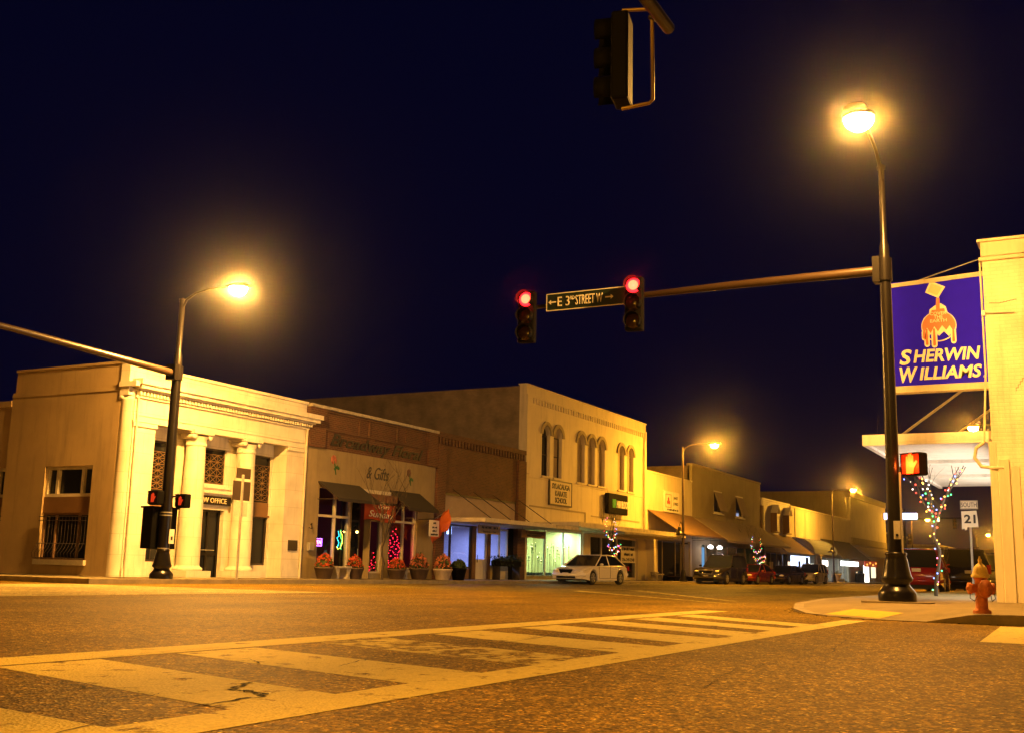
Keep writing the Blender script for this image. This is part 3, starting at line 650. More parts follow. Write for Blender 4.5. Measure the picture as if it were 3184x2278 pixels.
# banner
t = thing('banner', 'red banner hanging between the florist awnings with open sunday in script', 'banner', (37.15, 25.6, 2.5))
mb = MB(); n = 16; vs = []
for i in range(n + 1):
    for j in range(2): vs.append((36.0 + 2.25 * i / n, 25.6 + .04 * math.sin(i * .9), 2.9 + .05 * math.sin(i * .4) - .68 * j + .1 * (i / n > .5) * 0))
mb.add(vs, [(2 * i, 2 * i + 2, 2 * i + 3, 2 * i + 1) for i in range(n)], True)
cl = mb.build('cloth', mat('banner_red', (.45, .07, .02), .8), t); so = cl.modifiers.new('thick', 'SOLIDIFY'); so.thickness = .01
text('lettering', 'Open', (37.25, 25.53, 2.76), .75, .22, m_letw, t, shear=.3); text('lettering', 'Sunday', (37.1, 25.53, 2.43), 1.75, .34, m_letw, t, shear=.3, rot=-.03)
MB().tube([(36.0, 25.6, 2.93), (38.3, 25.6, 2.93)], .015, 6).build('rod', m_dark, t)
MB().box(36.0, 38.25, 25.55, 25.62, 2.97, 3.27).build('canvas_valance', mat('rust_canvas', (.16, .07, .04), .9), t)
# flag with hanging sign by the corner
t = thing('hanging_sign', 'white hanging sign board under an orange flag at the right end of the florist', 'sign', (40.2, 25.2, 1.6))
MB().tube([(40.6, YF, 2.45), (40.2, 24.9, 2.45)], .02, 6).build('bracket', m_dark, t)
bd = MB().box(39.85, 40.6, 24.95, 24.99, 1.72, 2.4).build('board', m_white, t)
for k, z in enumerate((2.28, 2.1, 1.95, 1.8)): blurred_words((40.22, 24.94, z), (.2, .35, .3, .55)[k], .09, m_letter, bd, 10 + k)
t = thing('flag', 'orange flag drooping over the white hanging sign', 'flag', (40.9, 24.9, 2.2))
MB().tube([(41.0, YF, 2.2), (40.7, 24.4, 2.95)], .015, 6).build('pole', m_steel, t)
mb = MB(); vs = []; n = 9
for i in range(n + 1):
    for j in range(7): vs.append((40.95 - .28 * i / n + .12 * math.sin(j * 1.1 + i * .5), 25.5 - 1.0 * i / n + .06 * math.sin(i * 1.3), 2.4 + .5 * i / n - (.13 + .03 * abs(i - 5) / 5) * j))
mb.add(vs, [(i * 7 + j, i * 7 + j + 1, i * 7 + j + 8, i * 7 + j + 7) for i in range(n) for j in range(6)], True)
cl = mb.build('cloth', mat('orange_cloth', (.55, .12, .02), .8), t); cl.modifiers.new('thick', 'SOLIDIFY').thickness = .008

# flower pots along the florist front
m_pot = mat('brown_pot', (.1, .065, .045), .7, .2, 5); m_potl = mat('pale_pot', (.5, .42, .34), .7, .2, 5)
m_fl = [mat('orange_flower', (.5, .08, .02), .7), mat('pink_flower', (.6, .2, .1), .7), mat('rust_flower', (.5, .07, .02), .7)]
m_leaf = mat('leaf', (.05, .08, .02), .8)
def flower_pot(x, y, r, h, fh, label, potm, fm, seed, grp='flower pots in front of the florist', dens=260):
    r *= .88; rnd = random.Random(seed); z = sw(x, y); t = thing('flower_pot', label, 'flower pot', (x, y, z), 0, grp)
    MB().lathe([(r * .62, z), (r * .7, z + .02), (r * .95, z + h * .85), (r, z + h * .86), (r * 1.03, z + h), (r * .92, z + h), (r * .88, z + h * .93), (.01, z + h * .92)], (x, y, 0), 20).build('pot', potm, t)
    for nm, mm, n, s_ in (('leaves', m_leaf, dens, .075), ('blossoms', fm, dens, .06)):
        mb = MB()
        for i in range(n):
            a = rnd.random() * 6.283; q = rnd.random() ** .5; el = rnd.random()
            rr = r * 1.0 * q * (1 - .35 * el); p = Vector((x + rr * math.cos(a), y + rr * math.sin(a), z + h + fh * (el * (1.05 - q * .45)) + (0 if nm == 'leaves' else .04)))
            for k in range(1 if nm == 'leaves' else 2):
                u = Vector((rnd.gauss(0, 1), rnd.gauss(0, 1), rnd.gauss(0, 1))).normalized() * s_; v_ = u.cross(Vector((rnd.gauss(0, 1), rnd.gauss(0, 1), rnd.gauss(0, 1)))).normalized() * s_ * .6
                mb.poly([p - u * .6, p - v_, p + u, p + v_])
        mb.build(nm, mm, t)
    return t
flower_pot(33.1, 25.2, .42, .42, .5, 'brown pot of orange flowers below the left florist window', m_pot, m_fl[0], 1)
flower_pot(35.0, 25.2, .4, .42, .45, 'brown pot of orange flowers left of the florist door', m_pot, m_fl[0], 2)
flower_pot(37.85, 25.2, .45, .4, .45, 'brown pot of rust flowers below the red christmas tree', m_pot, m_fl[2], 3)
flower_pot(39.15, 24.95, .48, .45, .65, 'brown pot of tall shaggy orange flowers beside the pale bowl', m_pot, m_fl[1], 4, dens=320)
flower_pot(39.95, 24.3, .46, .45, .65, 'pale round bowl of pink flowers at the right end of the florist', m_potl, m_fl[1], 5, dens=320)
flower_pot(40.9, 24.1, .4, .5, .35, 'dark pot with sparse leaves in front of the blue lit shop', m_blackm, m_leaf, 6)
def bench(x, y, wd, label, rz=0, back=False):
    z = sw(x, y); t = thing('stone_bench', label, 'bench', (x, y, z))
    MB().box(x - wd / 2, x + wd / 2, y - .2, y + .2, z + .38, z + .46).build('seat', m_stone_d, t, bevel=.015)
    for s_ in (-1, 1):
        c = x + s_ * wd * .34
        mb = MB(); pr = [(-.1, 0), (.1, 0), (.08, .05), (.05, .12), (.06, .2), (.11, .3), (.13, .38), (-.13, .38), (-.11, .3), (-.06, .2), (-.05, .12), (-.08, .05)]
        mb.prism([(c + a, y - .17, z + b) for a, b in pr], (0, .34, 0)); mb.build('leg', m_stone_d, t)
    return t
bench(34.05, 25.2, 1.0, 'small stone bench between the two left flower pots')
bench(38.5, 25.5, .9, 'low stone bench right of the rust flower pot')
# young street tree in front of the florist
def bare_tree(name, label, x, y, h, spread, seed, material, grp=None, r0=.05, nb=6, fork=.45):
    rnd = random.Random(seed); z = sw(x, y); t = thing(name, label, 'tree', (x, y, z), 0, grp)
    tr = MB(); limbs = []
    base = [(x, y, z)]; 
    for i in range(1, 6): base.append((x + rnd.gauss(0, .02) * i, y + rnd.gauss(0, .02) * i, z + h * fork * i / 5))
    tr.tube(base, [r0 * (1 - .08 * i) for i in range(6)], 8); tr.build('trunk', material, t)
    br = MB(); limbs.append([Vector(p) for p in base])
    def grow(p, d, ln, r_, lev):
        pts = [Vector(p)]; d = Vector(d).normalized()
        for i in range(5):
            d = (d + Vector((rnd.gauss(0, .12), rnd.gauss(0, .12), .08))).normalized(); pts.append(pts[-1] + d * ln / 5)
        br.tube(pts, [r_ * (1 - .15 * i) for i in range(6)], 5)
        if lev == 0: limbs.append(pts)
        if lev < 3:
            for k in range(3 if lev < 2 else 2):
                j = rnd.choice((2, 3, 4, 5)); a = rnd.random() * 6.28
                nd = (d + Vector((math.cos(a), math.sin(a), .3)) * .6)
                grow(pts[j], nd, ln * rnd.uniform(.45, .7), r_ * .5, lev + 1)
    top = base[-1]
    for k in range(nb):
        a = k * 6.283 / nb + rnd.random() * .5; grow(top, (math.cos(a) * spread, math.sin(a) * spread, 1), h * (1 - fork) * rnd.uniform(.8, 1.1), r0 * .5, 0)
    br.build('branches', material, t)
    return t, limbs
m_bark = mat('bark', (.06, .045, .028), .9, .3, 8, .4, 60)
bare_tree('street_tree', 'slim bare street tree in front of the red banner', 35.4, 24.2, 3.3, .28, 11, m_bark, 'bare street trees')

# ------------------------------------------------------------------ BRICK SHOP with flat canopy
bs = thing('brick_shop', 'dark brick shop with hanging flat canopy and blue lit window', 'building', (46.2, YF, -.25))
mb = MB(); wall_y(mb, 41.87, 50.5, -.5, 6.05, YF, .3, [(42.6, 49.62, -.3, 3.68)]); mb.build('wall', m_brick_dk, bs)
mb = MB()
for i in range(30): mb.box(42.0 + i * .285, 42.0 + i * .285 + .14, YF - .08, YF - .002, 5.9, 6.2)
mb.box(41.87, 50.5, YF - .1, YF + .3, 6.2, 6.42); mb.box(41.87, 50.5, YF, YF + .3, 6.053, 6.198)
mb.build('corbel_course', m_brick_dk, bs)
for a, b in ((49.66, 50.5), (41.87, 42.58)): B(a, b, YF - .12, YF - .003, -.4, 5.85).build('pier', m_brick, bs)
B(42.62, 49.6, YF + .04, YF + .1, 2.45, 3.66).build('transom_panel', mat('stucco_panel', (.34, .27, .22), .85), bs)
B(42.62, 49.6, YF - .04, YF + .03, 3.66, 3.75).build('lintel', m_dark, bs)
cn = B(41.9, 48.9, 23.4, 25.99, 2.42, 2.6).build('canopy', m_trim, bs)
cn2 = B(48.92, 51.6, 23.4, 25.99, 2.42, 2.6).build('canopy', m_stone_d, bs)
for x in (43.4, 45.3, 47.2, 49.6): MB().tube([(x, YF, 3.95), (x, 23.9, 2.6)], .018, 6).build('hanger_rod', m_dark, cn)
wn = frame_y(42.64, 45.5, -.2, 2.4, YF + .15, .08, .1, mull=(43.6,), trans=(.45,)).build('window', m_dark, bs); B(42.7, 45.45, YF + .2, YF + .21, .48, 2.35).build('pane', m_glass, wn); B(42.72, 45.42, YF + .19, YF + .24, -.12, .4).build('lower_panel', m_awn_br, wn)
B(45.5, 45.85, YF + .1, YF + .25, -.3, 2.4).build('post', m_brown, bs)
dr = frame_y(45.87, 47.0, -.22, 2.4, YF + .15, .1, .08).build('door', m_trim, bs); B(45.97, 46.9, YF + .18, YF + .19, .85, 2.3).build('pane', m_glass, dr); B(45.97, 46.9, YF + .17, YF + .2, -.12, .85).build('lower_panel', m_white, dr)
MB().tube([(46.05, YF + .12, .7), (46.05, YF + .12, 1.05)], .02, 6).build('handle', m_dark, dr)
B(47.02, 47.3, YF + .1, YF + .25, -.3, 2.4).build('post', m_brown, bs)
wn = frame_y(47.3, 49.15, .5, 2.35, YF + .15, .08, .1, mull=(48.3,)).build('window', m_trim, bs); B(47.35, 49.1, YF + .2, YF + .21, .55, 2.3).build('pane', m_glass, wn); B(47.3, 49.15, YF + .12, YF + .26, -.3, .5).build('stall_riser', m_cream, wn)
B(49.17, 49.64, YF + .1, YF + .25, -.3, 2.4).build('post', m_blackm, bs)
m_lav = mat('lavender_wall', (.45, .4, .55), .8); room(bs, 42.0, 50.4, 2.6, 6, m_lav, m_wood)
alight('ceiling_light', (47.6, 28.6, 2.45), 420, (.4, .5, 1.0), 3, .4, (0, 0, 0), bs)
B(42.0, 50.4, YF + .35, 45, 5.6, 5.75).build('roof', m_roof, bs)
# blue tube inside and furniture silhouettes
t = thing('light_box', 'small blue white light box hanging in the dark left window', 'light', (44.2, 26.6, 2.1)); MB().box(44.0, 44.32, 26.55, 26.62, 1.95, 2.3).build('face', emis('bluewhite', (.4, .55, 1), 6), t); MB().box(43.98, 44.34, 26.62, 26.68, 1.93, 2.32).build('case', m_dark, t)
for x, lb, w_ in ((43.1, 'dark table standing behind the left shop window', 1.0), (44.9, 'dark cabinet standing behind the left shop window', .7)):
    t = thing('shop_table', lb, 'table', (x, 27.2, -.2)); MB().box(x - w_ / 2, x + w_ / 2, 26.9, 27.5, .55, .6).build('table_top', m_brown, t); MB().box(x - w_ / 2 + .05, x + w_ / 2 - .05, 27.0, 27.4, -.2, .55).build('cabinet', m_brown, t)
# hanging name boards under canopy
for x0, x1, z0, z1, s1, s2, mm, lb in ((43.4, 45.4, 1.98, 2.36, '', 'Insurance Inc', m_awn_ta, 'tan hanging board under the canopy left of the door'), (47.6, 50.2, 1.95, 2.3, 'Transitions', '', m_brown, 'brown hanging board under the canopy near the green lit window')):
    t = thing('hanging_board', lb, 'sign', ((x0 + x1) / 2, 24.6, z0)); MB().box(x0, x1, 24.58, 24.64, z0, z1).build('board', mm, t)
    text('lettering', s1, ((x0 + x1) / 2, 24.57, z1 - .1), (x1 - x0) * .75, .13, m_letter, t) if s1 else blurred_words(((x0 + x1) / 2, 24.57, z1 - .1), (x1 - x0) * .75, .12, m_letter, t, 3)
    text('lettering', s2, ((x0 + x1) / 2, 24.57, z0 + .1), (x1 - x0) * .6, .1, m_letter, t) if s2 else blurred_words(((x0 + x1) / 2, 24.57, z0 + .1), (x1 - x0) * .6, .1, m_letter, t, 4)
    for x in (x0 + .1, x1 - .1): MB().tube([(x, 24.61, z1), (x, 24.61, 2.42)], .01, 5).build('chain', m_dark, t)
t = thing('planter_box', 'long dark planter box of trailing leaves under the small shop window', 'planter', (48.2, 25.6, .2))
MB().box(47.1, 49.3, 25.45, 25.95, .55, .8).build('box', m_blackm, t)
mb = MB()
for i in range(700):
    p = Vector((random.uniform(47.0, 49.4), random.uniform(25.35, 25.95), .78 + abs(random.gauss(0, .12)) - (.2 if random.random() < .2 else 0)))
    u = Vector((random.gauss(0, 1), random.gauss(0, 1), random.gauss(0, 1))).normalized() * .07; v_ = u.cross(Vector((0, 1, .3))).normalized() * .03; mb.poly([p - u, p - v_, p + u, p + v_])
mb.build('leaves', mat('dark_leaf', (.02, .04, .02), .8), t)
MB().box(47.15, 47.22, 25.5, 25.9, -.2, .55).build('leg', m_dark, t); MB().box(49.18, 49.25, 25.5, 25.9, -.2, .55).build('leg', m_dark, t)

# ------------------------------------------------------------------ TWO STOREY BUILDING WITH ARCHED WINDOWS
kt = thing('two_storey_building', 'cream two storey building with seven arched upper windows', 'building', (59, YF, -.3))
arch = [(52.45, 53.45), (53.9, 54.95), (56.95, 58.05), (58.42, 59.5), (59.87, 60.98), (63.0, 64.07), (64.53, 65.62)]
sill_z, spring = 5.33, 7.55
hl = [(a, b, sill_z, spring + (b - a) / 2) for a, b in arch] + [(50.95, 57.95, -.05, 2.55), (59.0, 66.4, -.35, 2.45)]
mb = MB(); wall_y(mb, 50.55, 67.75, -.6, 9.2, YF, .4, hl)
for a, b in arch:
    r_ = (b - a) / 2; cx = (a + b) / 2; n = 12
    for s_ in (-1, 1):
        pts = [(cx + s_ * r_, YF, spring + r_)] + [(cx + s_ * r_ * math.cos(math.pi / 2 * i / n), YF, spring + r_ * math.sin(math.pi / 2 * i / n)) for i in range(n + 1)]
        mb.prism(pts, (0, .4, 0))
mb.build('front_wall', m_cream, kt)
mb = MB(); mb.box(50.55, 67.75, YF, YF + .4, 9.203, 9.9); mb.box(50.5, 67.8, YF - .06, YF + .45, 9.9, 9.97)
for i in range(50): mb.box(51.0 + i * .335, 51.0 + i * .335 + .17, YF - .07, YF - .002, 9.02, 9.3)
mb.box(50.55, 67.75, YF - .08, YF - .002, 9.3, 9.42); mb.box(50.55, 51.0, YF - .07, YF - .002, 5.3, 9.298); mb.box(67.35, 67.75, YF - .07, YF - .002, 2.7, 9.298)
mb.build('corbel_course', m_cream, kt)
for i, (a, b) in enumerate(arch):
    r_ = (b - a) / 2; cx = (a + b) / 2; n = 14
    hd = MB()
    ring = [(cx + (r_ + q) * math.cos(math.pi * k / n), spring + (r_ + q) * math.sin(math.pi * k / n)) for q in (0.0, .2) for k in range(n + 1)]
    for k in range(n):
        p = [ring[k], ring[k + 1], ring[n + 1 + k + 1], ring[n + 1 + k]]; hd.prism([(x, YF - .09, z) for x, z in p], (0, .088, 0))
    wn = MB(); pts = [(a, YF + .25, sill_z), (b, YF + .25, sill_z)] + [(cx + r_ * math.cos(math.pi * k / n), YF + .25, spring + r_ * math.sin(math.pi * k / n)) for k in range(n + 1)]
    wn.prism(pts, (0, .05, 0)); wo = wn.build('window', m_glassd if i < 1 else m_board, kt)
    hd.build('arch_hood', m_tan, wo)
    B(a - .08, b + .08, YF - .1, YF + .1, sill_z - .1, sill_z).build('sill', m_cream, wo)
    frame_y(a, b, sill_z, spring, YF + .2, .06, .06, trans=(6.5,)).build('sash', m_dark if i < 2 else m_tan, wo)
B(50.6, 67.7, YF - .035, YF - .003, 5.12, 5.18).build('string_course', m_cream, kt)
mb = MB(); mb.box(51.1, 58.2, YF - .03, YF - .003, 3.62, 3.7); mb.box(58.12, 58.2, YF - .03, YF - .003, 2.9, 3.62); mb.box(59.0, 66.6, YF - .03, YF - .003, 3.5, 3.56); mb.build('panel_moulding', m_tan, kt)
c1 = B(50.5 + 1.12, 57.8, 23.4, 25.99, 2.66, 2.86).build('canopy', m_cream, kt); B(57.82, 67.9, 23.4, 25.99, 2.5, 2.86).build('canopy', m_stone_d, kt)
MB().box(51.7, 67.9, 23.32, 23.39, 2.6, 2.68).build('canopy_edge', m_cream, kt)
mb = MB(); wall_x(mb, YF + .4, 52, 5.2, 9.85, 50.55, .3, []); mb.build('side_wall', m_brick_s, kt)
B(50.6, 67.7, YF + .42, 52, 9.0, 9.2).build('roof', m_roof, kt)
mb = MB(); wall_x(mb, YF + .4, 52, 6.5, 9.85, 67.45, .28, []); mb.build('side_wall', m_brick_s, kt)
# lit shop windows
wn = frame_y(50.95, 57.95, -.05, 2.55, YF + .1, .1, .12, mull=(53.3, 55.6)).build('window', m_white, kt); B(51.0, 57.9, YF + .15, YF + .16, 0, 2.5).build('pane', m_glass, wn); B(50.95, 57.95, YF + .08, YF + .3, -.6, .12).build('stall_riser', m_tan, wn)
m_teal = mat('teal_wall', (.2, .48, .42), .8); m_yel = mat('yellow_wall', (.62, .55, .25), .8)
mb = MB(); mb.poly([(50.9, YF + 5, -.2), (54.4, YF + 5, -.2), (54.4, YF + 5, 2.7), (50.9, YF + 5, 2.7)]); mb.poly([(50.9, YF + .4, -.2), (50.9, YF + 5, -.2), (50.9, YF + 5, 2.7), (50.9, YF + .4, 2.7)]); mb.build('interior_wall', m_teal, kt)
mb = MB(); mb.poly([(54.4, YF + 3.2, -.2), (58, YF + 3.2, -.2), (58, YF + 3.2, 2.7), (54.4, YF + 3.2, 2.7)]); mb.poly([(58, YF + .4, -.2), (58, YF + 5, -.2), (58, YF + 5, 2.7), (58, YF + .4, 2.7)]); mb.build('interior_wall', m_yel, kt)
B(50.9, 58, YF + .42, YF + 5, 2.72, 2.78).build('ceiling', m_white, kt); B(50.9, 58, YF + .31, YF + 5, -.25, -.2).build('interior_floor', m_wood, kt)
for x, y in ((54.0, 27.4), (57.0, 27.2), (55.0, 29.5)):
    t = thing('fluorescent_light', 'fluorescent fitting on the ceiling of the green lit shop, %s' % {54.0: 'at the left', 57.0: 'at the right', 55.0: 'deepest inside'}[x], 'light', (x, y, 2.6))
    MB().box(x - .7, x + .7, y - .1, y + .1, 2.64, 2.7).build('fitting', m_white, t); MB().box(x - .65, x + .65, y - .07, y + .07, 2.58, 2.638).build('tube', emis('fluoro', (.75, 1, .85), 11), t)
    alight('tube_light', (x, y, 2.55), 230, (.7, 1.0, .72), 1.3, .2, (0, 0, 0), t)
# trophies massed behind the glass
m_tg = mat('trophy_gold', (.7, .6, .3), .25, .1, 3, metal=.8); m_tb = mat('trophy_base', (.05, .05, .05), .4)
tro = None
for i in range(26):
    rnd = random.Random(100 + i); x = 51.3 + i * .25; y = 26.6 + (i % 3) * .35; h = .5 + rnd.random() * .9
    z = .15
    t = thing('trophy', 'gold and black trophy standing behind the lit karate school window', 'trophy', (x, y, z), 0, 'trophies in the lit window')
    MB().box(x - .08, x + .08, y - .06, y + .06, z - .35, z + .12).build('base', m_tb, t)
    mb = MB()
    for s_ in (-.04, .04): mb.tube([(x + s_, y, z + .12), (x + s_, y, z + h)], .012, 5)
    mb.box(x - .07, x + .07, y - .04, y + .04, z + h, z + h + .03); mb.build('column', m_tg, t)
    mb = MB(); mb.lathe([(.015, z + h + .03), (.015, z + h + .1), (.05, z + h + .16), (.055, z + h + .24), (.01, z + h + .24)], (x, y, 0), 8)
    mb.tube([(x, y, z + h + .24), (x + .01, y, z + h + .34), (x + .06, y, z + h + .38)], .014, 5); mb.ball((x, y, z + h + .37), .025, 6, 4); mb.build('figure', m_tg, t)
for x, z in ((55.2, 1.75), (56.1, 1.9), (56.2, 1.45), (54.8, 1.2)):
    t = thing('wall_picture', 'small framed picture on the yellow wall, %s' % {55.2: 'second from the left', 56.1: 'upper right', 56.2: 'lower right', 54.8: 'lowest one'}[x], 'picture', (x, 29.15, z)); MB().box(x - .2, x + .2, 29.12, 29.18, z - .22, z + .22).build('frame', m_dark, t); MB().box(x - .15, x + .15, 29.1, 29.118, z - .17, z + .17).build('print', m_teal, t)
# dark right hand shop front
wn = frame_y(59.0, 66.4, -.35, 2.45, YF + .12, .1, .12, mull=(60.9, 63.3)).build('window', m_cream, kt); B(59.05, 66.35, YF + .17, YF + .18, -.1, 2.4).build('pane', m_glass, wn); B(61, 66.3, YF + .1, YF + .28, -.6, .05).build('stall_riser', m_cream, wn)
room(kt, 58.3, 67.3, 2.6, 5, mat('olive_room', (.16, .15, .05), .9), m_wood)
t = thing('window_poster', 'white paper notice with a phone number taped inside the dark window', 'poster', (64.9, YF + .1, 1.4)); B(63.72, 66.05, YF + .05, YF + .06, .95, 1.95).build('sheet', m_white, t)
blurred_words((64.9, YF + .04, 1.78), 1.9, .2, m_letter, t, 5); blurred_words((64.9, YF + .04, 1.45), 1.4, .18, m_letter, t, 6)
for s_, z, ww in (('256-249-2540', 1.13, 2.0),): text('lettering', s_, (64.9, YF + .04, z), ww, .2, m_letter, t)
# wall signs
t = thing('karate_sign', 'cream karate school board with dark frame on the cream upper wall', 'sign', (54.7, YF, 4.5))
B(53.35, 56.05, YF - .1, YF - .04, 3.9, 5.16).build('board', m_cream, t); frame_y(53.28, 56.12, 3.84, 5.2, YF - .12, .07, .1).build('frame', m_dark, t)
for s_, z, ww in (('SYLACAUGA', 4.88, 2.25), ('KARATE', 4.5, 1.5), ('SCHOOL', 4.14, 1.5)): text('lettering', s_, (54.7, YF - .11, z), ww, .3, m_letter, t, bold=.035)
t = thing('box_sign', 'black box sign with green square hanging above the canopy', 'sign', (63, YF, 4.4))
B(60.7, 63.75, YF - .4, YF - .12, 3.78, 5.0).build('case', m_blackm, t, bevel=.06); B(61.2, 61.75, YF - .44, YF - .4, 4.15, 4.65).build('green_square', mat('green_square', (.03, .3, .05), .5), t)
text('lettering', 'H&R BLOCK', (62.75, YF - .43, 4.38), 1.8, .44, m_letw, t, bold=.03, depth=.04)
for x in (61.0, 63.4): MB().tube([(x, YF, 4.9), (x, YF - .3, 4.9)], .03, 6).build('bracket', m_dark, t)

# ------------------------------------------------------------------ INSURANCE SHOP
jn = thing('insurance_shop', 'small cream shop with wide brown awning and a square wall sign', 'building', (72.4, YF, -.35))
mb = MB(); wall_y(mb, 67.8, 77.05, -.6, 6.85, YF, .3, [(69.9, 76.6, -.4, 2.6)]); mb.box(67.8, 77.05, YF - .05, YF + .35, 6.85, 6.97); mb.build('wall', m_cream, jn)
B(68.0, 76.9, YF + .35, 45, 6.2, 6.35).build('roof', m_roof, jn)
awning(68.1, 76.9, 4.42, 2.9, 23.6, m_awn_br, jn, val=.1)
B(67.9, 68.7, YF - .5, YF - .003, -.6, 2.55).build('pier', m_cream, jn)
wn = frame_y(69.9, 76.6, -.4, 2.6, YF + .1, .12, .12, mull=(71.2, 73.8, 74.9)).build('window', m_tan, jn); B(69.95, 76.55, YF + .15, YF + .16, -.35, 2.55).build('pane', m_glassd, wn)
B(74.92, 76.5, YF + .05, YF + .1, .2, 2.4).build('notice_panel', m_tan, wn)
t = thing('insurance_sign', 'square cream wall sign with small red emblem above the brown awning', 'sign', (72.5, YF, 5.1))
B(70.95, 74.0, YF - .12, YF - .02, 4.45, 5.85).build('board', m_white, t); frame_y(71.2, 72.3, 4.75, 5.65, YF - .14, .035, .02).build('emblem_frame', m_brown, t)
m_redm = mat('emblem_red', (.6, .03, .02), .5)
mb = MB()
for x, z in ((71.75, 5.32), (71.6, 5.1), (71.9, 5.1)): mb.lathe([(.001, 0), (.13, 0), (.13, .02), (.001, .02)], (x, YF - .145, z), 14, axis='Y')
mb.build('emblem', m_redm, t); text('lettering', 'JANET', (73.2, YF - .13, 5.42), .9, .26, m_letter, t); text('lettering', 'JONES', (73.2, YF - .13, 5.03), .95, .26, m_letter, t); blurred_words((72.6, YF - .13, 4.62), 2.2, .15, m_letter, t, 7)
bench(67.5, 25.1, 1.5, 'pale stone bench in front of the insurance shop pier')
t = thing('stone_pot', 'squat pale stone pot on the left end of the bench by the insurance shop', 'pot', (67.0, 25.1, 0)); MB().lathe([(.12, .21), (.22, .24), (.25, .42), (.28, .44), (.28, .5), (.01, .5)], (67.0, 25.1, -.06), 16).build('bowl', m_stone_d, t)
t = thing('low_planter', 'low black rectangular planter right of the pale stone bench', 'planter', (72.3, 25.3, -.3)); MB().box(70.6, 74.2, 25.0, 25.6, -.3, .15).build('box', m_blackm, t, bevel=.02)
MB().box(70.66, 74.14, 25.06, 25.54, .15, .17).build('soil', m_brown, t)

# ------------------------------------------------------------------ TAN TWO STOREY
tn = thing('tan_building', 'tall olive tan building with two tilted upper windows and a deep pale awning', 'building', (86, YF, -.4))
h2 = [(82.2, 84.4, 4.95, 6.66), (88.0, 90.2, 4.9, 6.64)]
mb = MB(); wall_y(mb, 77.1, 95.4, -.7, 8.1, YF, .35, h2 + [(79.2, 94.2, -.5, 2.6)]); mb.box(77.05, 95.45, YF - .06, YF + .4, 8.1, 8.26); mb.build('wall', m_tan, tn)
mb = MB(); wall_x(mb, YF + .21, 50, 6.3, 8.1, 77.1, .3, []); mb.build('side_wall', m_brick_s, tn)
B(77.2, 95.3, YF + .4, 50, 7.6, 7.75).build('roof', m_roof, tn)
for a, b, c_, d in h2:
    wn = frame_y(a, b, c_, d, YF + .02, .1, .1).build('window', m_white, tn); B(a + .08, b - .08, YF + .2, YF + .22, c_ + .08, d - .08).build('pane', m_glassd, wn)
    MB().prism([(a + .1, YF - .02, d - .1), (b - .1, YF - .02, d - .1), (b - .1, YF - .5, c_ + .15), (a + .1, YF - .5, c_ + .15)], (0, .03, .01)).build('tilted_sash', m_awn_ta, wn)
    B(a - .1, b + .1, YF - .12, YF + .02, c_ - .1, c_ - .002).build('sill', m_white, wn)
awning(77.2, 95.2, 4.4, 2.75, 23.4, m_awn_ta, tn, val=.16)
wn = frame_y(79.2, 94.2, -.5, 2.6, YF + .12, .14, .12, mull=(80.6, 83.4, 86.0, 88.5, 91)).build('window', m_tan, tn); B(79.3, 94.1, YF + .17, YF + .18, -.4, 2.5).build('pane', m_glass, wn)
room(tn, 78.0, 94.8, 2.8, 6, mat('teal_dim_room', (.05, .16, .13), .9), m_wood)
t = thing('window_panel', 'bright blue panel glowing in the left window of the tan building', 'poster', (80.0, 26.5, .9)); B(80.0, 81.6, 26.5, 26.54, .3, 2.3).build('face', emis('sky_blue', (.16, .5, .95), .9), t); B(80.05, 81.55, 26.47, 26.495, .75, .85).build('stripe', m_redm, t)
B(81.2, 83.2, YF + 1.2, YF + 1.24, -.2, 2.5).build('partition', mat('green_partition', (.1, .4, .28), .8), tn)
for x in (78.8, 81.0):
    t = thing('hanging_lamp', 'round glowing lamp under the pale awning, the %s of two' % ('left' if x < 80 else 'right'), 'lamp', (x, 25.2, 2.0)); MB().ball((x, 25.2, 2.3), .2, 12, 8, (1, 1, .7)).build('bulb', emis('lampwhite', (1, .85, .8), 9), t); MB().tube([(x, 25.2, 2.4), (x, 25.2, 3.6)], .012, 5).build('cord', m_dark, t)
    plight('lamp_light', (x, 25.0, 2.05), 25, (1, .8, .75), .1, t)

